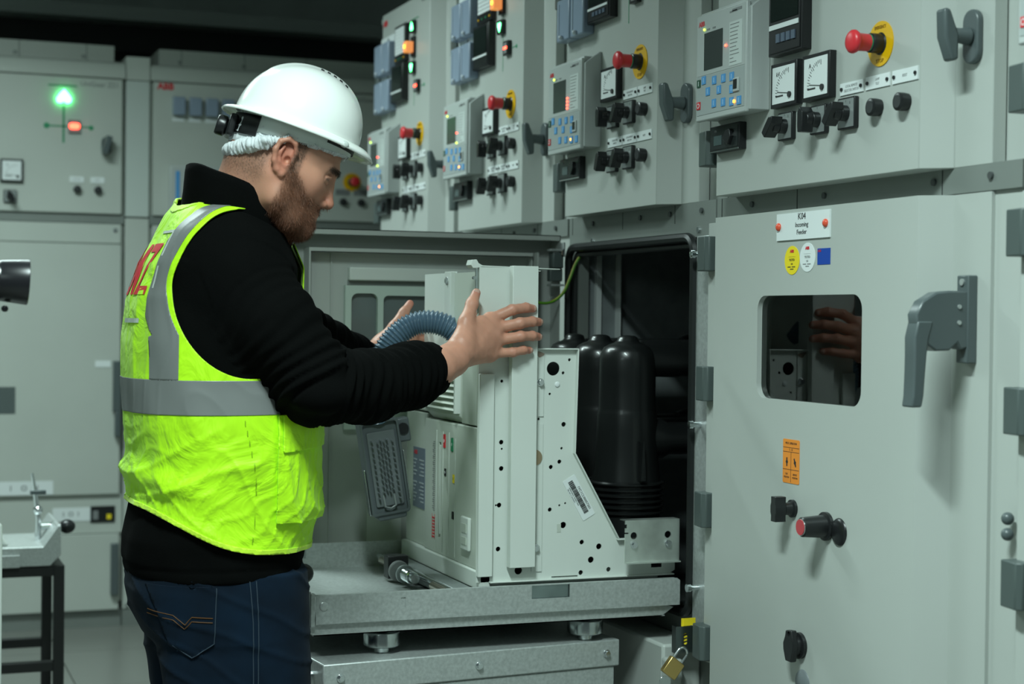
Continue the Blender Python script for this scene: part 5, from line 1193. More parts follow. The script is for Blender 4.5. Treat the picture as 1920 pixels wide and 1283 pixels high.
def vert_f(p):
    e = arm_e(p); strap = np.maximum.reduce([(1.045 - e) * 0.13, (e - 1.30) * 0.13, np.abs(p[:, 1] - 3.12) * -1 + 0.112 + 0.026 * np.clip((p[:, 2] - 1.37) / .06, 0, 1)])
    strap = np.maximum(strap, np.maximum(p[:, 0] + 0.925, 1.20 - p[:, 2]))
    strap = np.maximum(strap, np.where(p[:, 2] < 1.235, p[:, 0] + 1.083, -1.0))
    low = np.maximum(np.maximum(-1.126 - p[:, 0], p[:, 0] + 1.083), np.maximum(1.132 - p[:, 2], p[:, 2] - 1.21))
    return np.minimum(strap, low)
vpart('reflective_band', lambda p: np.maximum(vert_f(p), p[:, 1] - 3.12), 0.0012, TAPE, vest, 'grey reflective shoulder band', 0.0006)
vpart('reflective_band', lambda p: np.maximum(vert_f(p), 3.12 - p[:, 1]), 0.0012, TAPE, vest, 'grey reflective shoulder band', 0.0006)
vpart('armhole_piping', lambda p: np.maximum(arm_e(p) - 1.035, -1e3 * (np.abs(p[:, 1] - 3.12) < -1)) * 0.13, 0.0016, PIPE, vest, None, 0.003)
vpart('hem_binding', lambda p: p[:, 2] - hem_z(p) - 0.009, 0.0014, PIPE, vest, None, 0.003)
vpart('collar_binding', lambda p: -neck_f(p) * np.where(p[:, 2] > 1.38, 1, -1) * 1.0 - 0.009 + np.where(p[:, 2] > 1.38, 0, 5), 0.0016, PIPE, vest, None, 0.003)
vpart('side_pocket', lambda p: np.maximum.reduce([-0.912 - p[:, 0], 0.878 - p[:, 2], p[:, 2] - 1.071, p[:, 1] - 3.16]), 0.0085, VEST, vest, None, 0.003)
vpart('pocket_flap', lambda p: np.maximum.reduce([-0.905 - p[:, 0], 1.005 - p[:, 2] + .05 * (p[:, 0] + .9), p[:, 2] - 1.071, p[:, 1] - 3.14]), 0.0125, VEST, vest, None, 0.003)
vpart('seam', lambda p: np.maximum.reduce([np.abs(p[:, 0] + 0.968 + 0.02 * np.sin(p[:, 2] * 12)) - 0.0012, p[:, 2] - 1.068, p[:, 1] - 3.12, hem_z(p) + .004 - p[:, 2]]), 0.0020, mat('seam_thread', (0.22, 0.42, 0.0), 0.7), vest, None, 0.0)
for o in vest.children:
    if o.name.startswith('seam'): o['kind'] = 'stuff'
# lettering on the back, laid on the cloth
from mathutils.bvhtree import BVHTree
bvh = BVHTree.FromPolygons([tuple(p) for p in vest.data.vertices.data.id_data.vertices.foreach_get('co', np.empty(0)) or []] if False else [tuple(x.co) for x in vest.data.vertices], [tuple(p.vertices) for p in vest.data.polygons])
def wrapback(o, y0, z0, parent):
    """drape a flat mesh (drawn in x,y) over the back of the vest"""
    me = o.data; bm = bmesh.new(); bm.from_mesh(me)
    bmesh.ops.triangulate(bm, faces=bm.faces); bmesh.ops.subdivide_edges(bm, edges=[e for e in bm.edges if e.calc_length() > 0.012], cuts=2)
    for x in bm.verts:
        Y = y0 - x.co.x; Z = z0 + x.co.y
        h = bvh.ray_cast(Vector((-1.6, Y, Z)), Vector((1, 0, 0)))
        x.co = (h[0].x - 0.0016, Y, Z) if h[0] else (-1.12, Y, Z)
    bm.to_mesh(me); bm.free(); o.parent = parent; o.location = (0, 0, 0); o.rotation_euler = (0, 0, 0); o.scale = (1, 1, 1)
tx = text('LMZ', 0.130, (0, 0, 0), INKR, None, ext=0.0, bold=0.002); 
for x in tx.data.vertices: x.co.x *= 0.74
wrapback(tx, 3.112, 1.325, vest); tx['label'] = 'red letters on the back'
SILV = mat('silver_print', (0.5, 0.54, 0.5), 0.5)
for (a, b, c, d) in ((0.05, 0.118, 0.070, 0.075), (0.113, 0.119, 0.028, 0.070), (0.113, 0.119, -0.030, 0.010), (-0.02, 0.085, -0.092, -0.084)):
    m = MB(); n = 14
    m.add([(a + (b - a) * i / n, y, 0) for i in range(n + 1) for y in (c, d)], [(2 * i, 2 * i + 1, 2 * i + 3, 2 * i + 2) for i in range(n)])
    o = m.build('silver_line', SILV, None); wrapback(o, 3.112, 1.325, vest)
# ---- jeans and boots
J_ = Fld((-1.22, 2.86, 0.0), (-0.78, 3.38, 0.86), 0.005)
J_.un(J_.rings([row(0.86, -0.985, 0.155, 0.175), row(0.80, -0.985, 0.160, 0.182), row(0.749, -0.985, 0.164, 0.184), row(0.70, -0.977, 0.160, 0.182), row(0.66, -0.968, 0.150, 0.178), row(0.63, -0.96, 0.12, 0.15)]))
for cy in (3.035, 3.205):
    J_.un(J_.rings([(0.78, -0.968, cy, 0.140, 0.098), (0.62, -0.958, cy, 0.138, 0.096), (0.55, -0.953, cy, 0.134, 0.090), (0.42, -0.955, cy, 0.100, 0.078), (0.25, -0.965, cy, 0.088, 0.072), (0.045, -0.97, cy, 0.085, 0.070)]), 0.02)
jv, jq = J_.surf(); jt = tri(jq); jn = vnormals(jv, jt)
jd = 0.002 * wob(jv, 40, .6) + 0.0035 * (1 - np.abs(np.sin(jv[:, 2] * 45 + jv[:, 0] * 25 + 2 * wob(jv, 16, 2)))) ** 4
jv = jv + jn * jd[:, None]
jeans = mk('jeans', jv, jq, DENIM, man, 'dark blue jeans')
jb = BVHTree.FromPolygons([tuple(x) for x in jv], [tuple(int(i) for i in p) for p in jq])
def onside(x, z, out=0.001):
    h = jb.ray_cast(Vector((x, 2.6, z)), Vector((0, 1, 0)))
    return Vector((x, (h[0].y if h[0] else 3.0) - out, z))
pocket = [(-1.125, 0.768), (-1.013, 0.768), (-1.015, 0.665), (-1.052, 0.638), (-1.088, 0.662)]
def poly_f(P):
    P = np.array(P)
    def f(p):
        out = np.full(len(p), -9.0); s = 0
        for i in range(len(P)):
            a, b = P[i], P[(i + 1) % len(P)]; e = b - a; nn = np.array([e[1], -e[0]]) / np.linalg.norm(e)
            s_ = ((P.mean(0) - a) @ nn); nn = -nn if s_ > 0 else nn
            out = np.maximum(out, (p[:, [0, 2]] - a) @ nn)
        return np.maximum(out, p[:, 1] - 3.05)
    return f
pa, pb = clip(jv, jt, poly_f(pocket)); po = mk('back_pocket', pa + vnormals(pa, pb) * 0.0022, pb, DENIM, jeans); solid(po, 0.002)
def stitch(P, mtl, name='stitching', r=0.0009, par=jeans, out=0.0030):
    pts = []
    for i in range(len(P) - 1):
        for k in range(10):
            u = k / 10; pts.append(onside(P[i][0] * (1 - u) + P[i + 1][0] * u, P[i][1] * (1 - u) + P[i + 1][1] * u, out))
    m = MB(); m.tube(pts, r, 5); m.build(name, mtl, par, smooth=True)
for dz in (0, -0.008):
    stitch([(-1.122, 0.722 + dz), (-1.085, 0.716 + dz), (-1.066, 0.700 + dz), (-1.055, 0.714 + dz), (-1.016, 0.712 + dz)], STITCH)
stitch([(p[0] * .97 - 1.062 * .03, p[1] * .97 + .70 * .03) for p in pocket[1:]] , STITCHB)
stitch([(-0.955, 0.775), (-0.948, 0.70), (-0.945, 0.60), (-0.943, 0.50)], STITCHB, out=0.0012); stitch([(-0.943, 0.775), (-0.938, 0.70), (-0.936, 0.60), (-0.934, 0.50)], STITCHB, out=0.0012)
BOOT = mat('dark_leather', (0.02, 0.017, 0.014), 0.5)
for cy in (3.035, 3.205):
    b = Fld((-1.12, cy - 0.08, 0.0), (-0.72, cy + 0.08, 0.16), 0.005)
    b.un(b.ell((-0.96, cy, 0.06), (0.085, 0.048, 0.075))); b.un(b.ell((-0.85, cy, 0.035), (0.10, 0.050, 0.045)), 0.04); b.un(b.cap((-1.02, cy, 0.03), (-0.85, cy, 0.02), 0.038, 0.040), 0.02); b.sub(0.004 - b.Z + 0 * b.X + 0 * b.Y)
    bv, bq = b.surf(); mk('boot', bv, bq, BOOT, man)

# ---- head frame: f forward, s to his left, u up
O = Vector((-0.883, 3.005, 1.532)); pt = math.radians(23.5); yw = math.radians(-9)
Fh = Vector((math.cos(yw), math.sin(yw), 0)); Fv = Fh * math.cos(pt) + Vector((0, 0, -math.sin(pt))); Uv = Fh * math.sin(pt) + Vector((0, 0, math.cos(pt))); Sv = Uv.cross(Fv)
HM = Matrix((Fv, Sv, Uv)).transposed()           # columns f,s,u -> world
def hw(p): return O + HM @ Vector(p)
def hl(p): return HM.transposed() @ (Vector(p) - O)
HMn = np.array(HM); On = np.array(O)
H = Fld((-0.165, -0.105, -0.21), (0.130, 0.105, 0.13), 0.0021)
H.un(H.ell((-0.006, 0, 0.030), (0.101, 0.078, 0.092)))
H.un(H.ell((0.028, 0, -0.030), (0.064, 0.060, 0.080)), 0.03)
for s in (-1, 1):
    H.un(H.chain([(-0.004, s * 0.056, -0.040), (0.012, s * 0.054, -0.070), (0.050, s * 0.036, -0.092), (0.074, s * 0.012, -0.100)], [0.020, 0.020, 0.018, 0.016], 0.02), 0.028)
    H.un(H.ell((0.052, s * 0.036, -0.026), (0.026, 0.026, 0.026)), 0.02)
    H.un(H.cap((0.020, s * 0.060, -0.018), (0.052, s * 0.046, -0.016), 0.014, 0.013), 0.02)
    H.un(H.cap((0.074, s * 0.040, 0.020), (0.088, s * 0.012, 0.018), 0.010, 0.010), 0.014)
H.un(H.ell((0.077, 0, -0.097), (0.018, 0.022, 0.017)), 0.02)
H.un(H.ell((0.070, 0, -0.070), (0.022, 0.032, 0.026)), 0.02)
for s in (-1, 1): H.sub(H.ell((0.093, s * 0.033, 0.000), (0.014, 0.019, 0.012)), 0.012)
for s in (-1, 1):
    H.un(H.ell((0.0735, s * 0.032, -0.001), (0.0125, 0.0135, 0.0115)), 0.002)
    H.un(H.chain([(0.0845, s * 0.020, 0.000), (0.0875, s * 0.032, 0.0035), (0.080, s * 0.045, -0.001)], [0.0022, 0.0026, 0.002], 0.004), 0.003)
    H.un(H.chain([(0.0845, s * 0.020, -0.006), (0.0855, s * 0.032, -0.008), (0.079, s * 0.044, -0.006)], [0.002, 0.0022, 0.002], 0.004), 0.003)
H.un(H.chain([(0.084, 0, 0.014), (0.0925, 0, -0.010), (0.1035, 0, -0.036)], [0.0085, 0.0085, 0.0100], 0.01), 0.010)
H.un(H.ell((0.1045, 0, -0.040), (0.0105, 0.0105, 0.0090)), 0.006)
for s in (-1, 1):
    H.un(H.ell((0.0930, s * 0.0125, -0.0445), (0.0105, 0.0065, 0.0075)), 0.005)
    H.sub(H.ell((0.0960, s * 0.0065, -0.0525), (0.0060, 0.0032, 0.0050)), 0.002)
H.un(H.chain([(0.080, -0.022, -0.0705), (0.0905, -0.006, -0.0655), (0.0915, 0, -0.067), (0.0905, 0.006, -0.0655), (0.080, 0.022, -0.0705)], [0.004, 0.0055, 0.005, 0.0055, 0.004], 0.004), 0.006)
H.un(H.chain([(0.080, -0.020, -0.0740), (0.0890, 0, -0.0775), (0.080, 0.020, -0.0740)], [0.004, 0.0065, 0.004], 0.004), 0.006)
H.sub(H.chain([(0.080, -0.024, -0.0722), (0.0960, 0, -0.0722), (0.080, 0.024, -0.0722)], [0.0010, 0.0013, 0.0010], 0.002), 0.003)
# ears
for s in (-1, 1):
    H.un(H.ell((-0.004, s * 0.0755, -0.004), (0.017, 0.008, 0.028)), 0.008)
    rim = [(0.010, .0790, -0.004), (0.012, .0830, 0.012), (0.004, .0875, 0.026), (-0.010, .0905, 0.029), (-0.022, .0915, 0.019), (-0.025, .0905, 0.002), (-0.019, .0870, -0.016), (-0.008, .0820, -0.028), (0.002, .0790, -0.033), (0.006, .0765, -0.026)]
    H.sub(H.ell((-0.004, s * 0.0875, 0.000), (0.015, 0.0075, 0.022)), 0.004)
    H.un(H.chain([(a, s * b, c) for a, b, c in rim], [0.004, 0.0040, 0.0042, 0.0044, 0.0046, 0.0048, 0.0050, 0.0060, 0.0064, 0.004], 0.004), 0.004)
    H.un(H.chain([(-0.012, s * .0845, 0.014), (-0.0155, s * .0850, 0.000), (-0.010, s * .0830, -0.014), (0.002, s * .0800, -0.018)], [0.003, 0.0035, 0.0035, 0.003], 0.004), 0.004)
    H.un(H.ell((0.010, s * 0.0790, -0.006), (0.005, 0.005, 0.0075)), 0.004)
    H.sub(H.ell((0.002, s * 0.080, -0.006), (0.006, 0.008, 0.007)), 0.003)
# neck down into the collar
nb = hl((-0.968, 3.07, 1.350)); 
H.un(H.cap((-0.030, 0, -0.030), tuple(nb), 0.060, 0.066), 0.03)
H.un(H.cap((-0.050, 0, -0.010), tuple(hl((-1.00, 3.06, 1.36))), 0.046, 0.05), 0.03)
H.un(H.cap((0.040, 0, -0.085), tuple(hl((-0.91, 3.05, 1.37))), 0.022, 0.035), 0.03)
hv, hq = H.surf()
hv = relax(hv, hq, 1, 0.4); hn = vnormals(hv, tri(hq))
if (hn * (hv - hv.mean(0))).sum() < 0: hn = -hn
f_, s_, u_ = hv[:, 0], hv[:, 1], hv[:, 2]
def sm(x, a, b): t_ = np.clip((x - a) / (b - a), 0, 1); return t_ * t_ * (3 - 2 * t_)
# colour: skin, redder ear, cheek and nose; beard; cropped hair
skin = np.tile(np.array([0.53, 0.255, 0.170]), (len(hv), 1))
red = np.exp(-(((f_ + 0.006) / 0.03) ** 2 + ((np.abs(s_) - 0.085) / 0.012) ** 2 + (u_ / 0.04) ** 2)) + .8 * np.exp(-(((f_ - 0.10) / 0.02) ** 2 + (s_ / 0.02) ** 2 + ((u_ + 0.04) / 0.02) ** 2)) + .5 * np.exp(-(((f_ - 0.06) / 0.03) ** 2 + ((np.abs(s_) - 0.045) / 0.02) ** 2 + ((u_ + 0.03) / 0.02) ** 2))
skin = skin * (1 - 0.45 * red[:, None] * np.array([0.15, 0.75, 0.75]))
nz = wob(hv, 900, .3) * .5 + wob(hv, 2100, 1.3) * .5
def beardmask(f_, s_, u_):
    line = -0.046 + 0.030 * sm(f_, 0.075, 0.020) + 0.030 * sm(f_, 0.03, 0.0)      # upper edge of the beard from lip to sideburn
    m_ = sm(line - u_, -0.008, 0.012) * sm(f_, -0.004, 0.012) * sm(u_ + 0.150, 0.0, 0.02)
    lips = np.exp(-(((f_ - 0.090) / 0.012) ** 2 + (s_ / 0.020) ** 2 + ((u_ + 0.0715) / 0.0075) ** 2))
    m_ *= 1 - np.clip(1.6 * lips, 0, 1)
    neckf = sm(f_, -0.002, 0.02)
    return m_ * neckf * (1 - sm(-u_, 0.118, 0.135) * sm(0.05 - f_, 0.0, 0.03))
bm_ = beardmask(f_, s_, u_)
side = sm(f_, 0.004, 0.014) * sm(0.034 - f_, 0.0, 0.010) * sm(u_, -0.035, -0.02) * (np.abs(s_) > 0.05)
nape = sm(-f_, 0.018, 0.04) * sm(u_ + 0.085, 0.0, 0.045) * (1 - sm(u_, 0.09, 0.1))
hairm = np.clip(np.maximum(0.85 * side, 0.62 * nape), 0, 1)
bc = np.array([0.105, 0.040, 0.020]); hc_ = np.array([0.055, 0.036, 0.026])
skin = skin * (1 - (0.82 * bm_ * (0.85 + .3 * nz))[:, None].clip(0, 1)) + bc * (0.82 * bm_ * (0.85 + .3 * nz))[:, None].clip(0, 1)
hm_ = (hairm * (0.75 + .6 * nz)).clip(0, 1)[:, None]; skin = skin * (1 - hm_) + hc_ * hm_
lipm = np.exp(-(((f_ - 0.090) / 0.010) ** 2 + (s_ / 0.020) ** 2 + ((u_ + 0.0715) / 0.007) ** 2))[:, None]; skin = skin * (1 - .6 * lipm) + np.array([0.30, 0.10, 0.08]) * .6 * lipm
brow = (np.exp(-((u_ - 0.0185 + 0.12 * (np.abs(s_) - .03) ** 2 / .03) / 0.0048) ** 2) * sm(np.abs(s_), 0.005, 0.010) * (1 - sm(np.abs(s_), 0.046, 0.055)) * (f_ > 0.06))[:, None]; skin = skin * (1 - .8 * brow) + hc_ * .8 * brow
lash = (np.exp(-((u_ + 0.0025) / 0.0016) ** 2) * np.exp(-((np.abs(s_) - 0.033) / 0.012) ** 2) * (f_ > 0.07))[:, None].clip(0, 1); skin = skin * (1 - .85 * lash) + np.array([0.02, 0.012, 0.01]) * .85 * lash
head_w = hv @ HMn.T + On
parts_v = [head_w]; parts_q = [hq]; parts_c = [skin]
# ---- hands
def hand(finger, palm, wrist, thumb, h=0.0020, margin=0.02):
    allp = np.array([p for c_ in finger for p in c_[0]] + list(palm) + [w_[0] for w_ in wrist] + thumb[0])
    K = Fld(allp.min(0) - 0.045, allp.max(0) + 0.03, h)
    K.un(K.chain([w_[0] for w_ in wrist], [w_[1] for w_ in wrist], 0.02))
    wr = wrist[-1][0]
    for i, p in enumerate(palm): K.un(K.cap(wr, p, 0.020, 0.0145), 0.016)
    for i in range(len(palm) - 1): K.un(K.cap((np.array(palm[i]) + np.array(wr)) / 2, (np.array(palm[i + 1]) + np.array(palm[i])) / 2, 0.0135, 0.0120), 0.012)
    K.un(K.cap(palm[0], palm[-1], 0.0125, 0.0115), 0.010)
    K.un(K.cap((np.array(wr) * .8 + np.array(palm[-1]) * .2) + np.array([0, 0, -0.008]), np.array(palm[-1]) + np.array([-.004, 0, -0.002]), 0.0190, 0.0135), 0.012)
    K.un(K.cap(thumb[0][0], np.array(palm[0]) * .6 + np.array(thumb[0][1]) * .4, 0.015, 0.010), 0.014)
    for pts, rs in finger: K.un(K.chain(pts, rs, 0.004), 0.0065)
    K.un(K.chain(thumb[0], thumb[1], 0.008), 0.014)
    v_, q_ = K.surf(); v_ = relax(v_, q_, 1, .4)
    return v_, q_
def sh(P, dy=0.0, dz=0.0): return [(p[0], p[1] + dy, p[2] + dz) for p in P]
D_ = 0.008
Rf = [([(-0.4221, 3.158, 1.2448), (-0.376, 3.150, 1.2658), (-0.3432, 3.158, 1.2705), (-0.324, 3.167, 1.2686)], [0.0105, 0.0098, 0.0088, 0.0075]),
      ([(-0.4126, 3.152, 1.2267), (-0.361, 3.143, 1.2390), (-0.3309, 3.153, 1.2425), (-0.3105, 3.166, 1.2415)], [0.0105, 0.0100, 0.0090, 0.0077]),
      ([(-0.4131, 3.150, 1.2020), (-0.3584, 3.143, 1.2121), (-0.3305, 3.153, 1.2132), (-0.3115, 3.166, 1.2110)], [0.0102, 0.0095, 0.0086, 0.0074]),
      ([(-0.4219, 3.150, 1.1773), (-0.3745, 3.145, 1.1797), (-0.3499, 3.151, 1.1840), (-0.3330, 3.160, 1.1838)], [0.0095, 0.0084, 0.0076, 0.0066])]
Rf = [(sh(a, D_), [q * 1.10 for q in b]) for a, b in Rf]
Rw = [((-0.64, 3.035, 1.130), 0.038), ((-0.5557, 3.085, 1.151), 0.0330), ((-0.5200, 3.108, 1.166), 0.0300), ((-0.4990, 3.122, 1.180), 0.0275)]
Rt = ([(-0.4960, 3.118, 1.200), (-0.4830, 3.134, 1.240), (-0.4630, 3.156, 1.2765), (-0.4495, 3.170, 1.2985)], [0.0205, 0.0150, 0.0118, 0.0092])
rv, rq = hand(Rf, sh([(-0.4221, 3.156, 1.2448), (-0.4126, 3.150, 1.2256), (-0.4131, 3.148, 1.2009), (-0.4219, 3.150, 1.1762)], D_), Rw, Rt)
Lf = [([(-0.4487, 3.622, 1.228), (-0.399, 3.630, 1.236), (-0.369, 3.628, 1.238), (-0.352, 3.620, 1.236)], [0.0100, 0.0095, 0.0086, 0.0074]),
      ([(-0.4440, 3.624, 1.211), (-0.392, 3.632, 1.218), (-0.362, 3.630, 1.219), (-0.345, 3.622, 1.217)], [0.0100, 0.0095, 0.0086, 0.0074]),
      ([(-0.4440, 3.624, 1.1940), (-0.395, 3.632, 1.199), (-0.367, 3.630, 1.200), (-0.350, 3.622, 1.198)], [0.0098, 0.0092, 0.0082, 0.0072]),
      ([(-0.4500, 3.624, 1.1790), (-0.408, 3.632, 1.182), (-0.385, 3.630, 1.182), (-0.370, 3.624, 1.180)], [0.0090, 0.0080, 0.0074, 0.0066])]
Lw = [((-0.63, 3.525, 1.140), 0.034), ((-0.570, 3.560, 1.152), 0.027), ((-0.5350, 3.580, 1.170), 0.0240), ((-0.5180, 3.590, 1.182), 0.0230)]
Lt = ([(-0.5200, 3.585, 1.190), (-0.4971, 3.585, 1.2253), (-0.4700, 3.598, 1.2577), (-0.4520, 3.608, 1.2790)], [0.0155, 0.0122, 0.0105, 0.0085])
lv_, lq = hand(Lf, [(-0.4502, 3.618, 1.228), (-0.4450, 3.622, 1.209), (-0.4450, 3.622, 1.192), (-0.4520, 3.622, 1.178)], Lw, Lt)
def handcol(v_, fingers, thumb):
    c_ = np.tile(np.array([0.54, 0.255, 0.175]), (len(v_), 1))
    tips = [f[0][-1] for f in fingers] + [thumb[0][-1]]; kn = [f[0][0] for f in fingers] + [f[0][1] for f in fingers] + [f[0][2] for f in fingers] + [thumb[0][2], thumb[0][1]]
    r = np.zeros(len(v_))
    for p in tips: r += 1.0 * np.exp(-(((v_ - np.array(p)) ** 2).sum(1)) / 0.013 ** 2)
    for p in kn: r += 0.45 * np.exp(-(((v_ - np.array(p)) ** 2).sum(1)) / 0.010 ** 2)
    r = r.clip(0, 1)[:, None]; c_ = c_ * (1 - r * np.array([0.08, 0.34, 0.30]))
    return c_ * (1 + 0.07 * wob(v_, 160, .7)[:, None])
# crease detail at the knuckles
def creases(v_, q_, fingers):
    n = vnormals(v_, tri(q_)); 
    if (n * (v_ - v_.mean(0))).sum() < 0: n = -n
    d = np.zeros(len(v_))
    for P, R in fingers:
        for j in (1, 2):
            a = np.array(P[j]); ax = np.array(P[j + 1]) - np.array(P[j - 1]); ax = ax / np.linalg.norm(ax)
            w_ = v_ - a; al = w_ @ ax; rr = np.linalg.norm(w_ - al[:, None] * ax, axis=1)
            near_ = np.exp(-(rr / 0.011) ** 4) * np.exp(-(al / 0.006) ** 2)
            d += near_ * (0.0007 * np.cos(al * 2400) + 0.0004)
    d += 0.00035 * wob(v_, 260, .2)
    return v_ + n * d[:, None]
rv = creases(rv, rq, Rf); lv_ = creases(lv_, lq, Lf)
parts_v += [rv, lv_]; parts_q += [rq, lq]; parts_c += [handcol(rv, Rf, Rt), handcol(lv_, Lf, Lt)]
# forearms, trunk and legs under the clothes, coarser
U = Fld((-1.20, 2.82, 0.03), (-0.54, 3.64, 1.44), 0.012)
U.un(U.rings([(t_[0], t_[1], t_[2], t_[3] * .84, t_[4] * .86) for t_ in TORSO if t_[0] < 1.42]))
U.un(U.chain(R_ARM, [0.062, 0.052, 0.045, 0.040, 0.034, 0.030], 0.02), 0.02); U.un(U.chain(L_ARM, [0.062, 0.050, 0.044, 0.036, 0.030], 0.02), 0.02)
for cy in (3.035, 3.205): U.un(U.chain([(-0.965, cy, 0.80), (-0.955, cy, 0.45), (-0.965, cy, 0.08)], [0.075, 0.055, 0.04], 0.02), 0.02)
U.un(U.cap((-0.965, 3.08, 1.36), (-0.95, 3.06, 1.43), 0.055, 0.055), 0.02)
uv, uq = U.surf(); parts_v.append(uv); parts_q.append(uq); parts_c.append(np.tile(np.array([0.42, 0.21, 0.14]), (len(uv), 1)))
off = 0; Q = []
for a, b in zip(parts_v, parts_q): Q.append(b + off); off += len(a)
body = mk('body', np.vstack(parts_v), np.vstack(Q), skm, man, col=np.vstack(parts_c))
# nail on each visible finger tip of the right hand
NAIL = mat('finger_nail', (0.50, 0.30, 0.24), 0.3)
for (P, R) in Rf + [Rt]:
    a = Vector(P[-2]); b = Vector(P[-1]); d = (b - a).normalized(); up_ = Vector((0, -1, 0)) if P is not Rt[0] else Vector((-0.2, -0.9, 0.25)).normalized()
    nn = (up_ - d * up_.dot(d)).normalized(); sd = d.cross(nn); c_ = b + nn * R[-1] * 0.80 - d * 0.001; m = MB()
    m.T = Matrix.Translation(c_) @ Matrix((d, sd, nn)).transposed().to_4x4(); m.sphere((0, 0, 0), 1, 6, sc=(0.0058, R[-1] * .70, 0.0022)); m.build('finger_nail', NAIL, body, smooth=True)
# short beard and cropped hair as real strands
def strands(name, mask, n, ln_, col, thk, par, droop=0.5, seed=1):
    r = np.random.default_rng(seed); w_ = mask / mask.sum(); idx = r.choice(len(hv), n, p=w_)
    m = MB(); vs = []; fs = []
    for i in idx:
        p = hv[i] + r.normal(0, .0006, 3) - hn[i] * 0.0006; nn = hn[i]; dirn = nn * 0.75 + np.array([0.15, 0, -droop]) + r.normal(0, .28, 3); dirn -= 0
        dirn /= np.linalg.norm(dirn); L = ln_ * (0.6 + .7 * r.random()); sd = np.cross(dirn, nn + r.normal(0, .3, 3)); sd = sd / (np.linalg.norm(sd) + 1e-9) * thk
        k = len(vs); tip = p + dirn * L + np.array([0.1, 0, -.5]) * L * .3
        vs += [tuple(p - sd), tuple(p + sd), tuple(tip)]; fs.append((k, k + 1, k + 2))
    V = np.array(vs) @ HMn.T + On
    return mk(name, V, fs, col, par, smooth=False)
HAIRB = mat('auburn_beard_hair', (0.16, 0.058, 0.028), 0.6); HAIRD = mat('dark_cropped_hair', (0.045, 0.028, 0.02), 0.6)
bo = strands('beard', np.clip(bm_ - .25, 0, 1) * (u_ < 0.03), 15000, 0.0068, HAIRB, 0.00022, body, 0.7); bo['kind'] = 'stuff'
ho = strands('cropped_hair', hairm * (np.abs(s_) > 0.02) * (hn[:, 0] < .8), 7000, 0.0032, HAIRD, 0.00016, body, 0.8, 2); ho['kind'] = 'stuff'
eb = strands('eyebrow', brow[:, 0] * (brow[:, 0] > .3), 900, 0.006, HAIRD, 0.0002, body, 0.1, 3); eb['kind'] = 'stuff'
# ---- hairnet
Hn_ = Fld((-0.165, -0.115, -0.09), (0.130, 0.115, 0.13), 0.0026)
Hn_.un(Hn_.ell((-0.006, 0, 0.030), (0.107, 0.084, 0.098)))
Hn_.un(Hn_.ell((0.030, 0, -0.010), (0.068, 0.064, 0.070)), 0.03)
av, aq = Hn_.surf(); at_ = tri(aq); an_ = vnormals(av, at_)
if (an_ * av).sum() < 0: an_ = -an_
av = av + an_ * (0.0022 * (1 - np.abs(np.sin(av[:, 0] * 170 + 3 * wob(av, 60, .3)))) ** 2 + 0.0018 * (1 - np.abs(np.sin(av[:, 2] * 210 + av[:, 0] * 120 + 3 * wob(av, 70, 1.3)))) ** 2)[:, None]
def net_line(f): return np.interp(f, [-0.115, -0.075, -0.03, -0.005, 0.03, 0.065, 0.095], [-0.040, -0.012, 0.017, 0.0345, 0.0385, 0.044, 0.052])
cvx, ctx = clip(av, at_, lambda p: net_line(p[:, 0]) - p[:, 2])
cvx, ctx = clip(cvx, ctx, lambda p: p[:, 2] - 0.085)
net = mk('hairnet', cvx @ HMn.T + On, ctx, NET, man, 'crinkled white hairnet'); solid(net, 0.0008)
rim_ = []; bvn = BVHTree.FromPolygons([tuple(x) for x in av], [tuple(int(i) for i in p) for p in aq])
for sgn in (1, -1):
    pts = [(f, net_line(f)) for f in np.linspace(-0.112, 0.096, 60)]
    line = []
    for f, u in pts:
        h = bvn.ray_cast(Vector((f, sgn * 0.2, u)), Vector((0, -sgn, 0)))
        if h[0]: line.append(h[0])
    rim_.append(line)
loop = rim_[0] + rim_[1][::-1]; loop.append(loop[0])
lv2 = smoothpath([tuple(p) for p in loop], 5); N = len(lv2)
m = MB(); m.tube([tuple(p) for p in lv2], [0.0050 + 0.0090 * float(sm(np.array(-p.x), 0.0, 0.07)) + 0.0014 * math.sin(i * 1.3) for i, p in enumerate(lv2)], 18, cap=False)
V = np.array(m.v); V = V + 0.0028 * np.stack([wob(V, 190, 1), wob(V, 190, 2), wob(V, 190, 3)], 1) + 0.0012 * np.stack([wob(V, 480, 1), wob(V, 480, 2), wob(V, 480, 3)], 1)
mk('hairnet_roll', V @ HMn.T + On, m.f, NET, net)
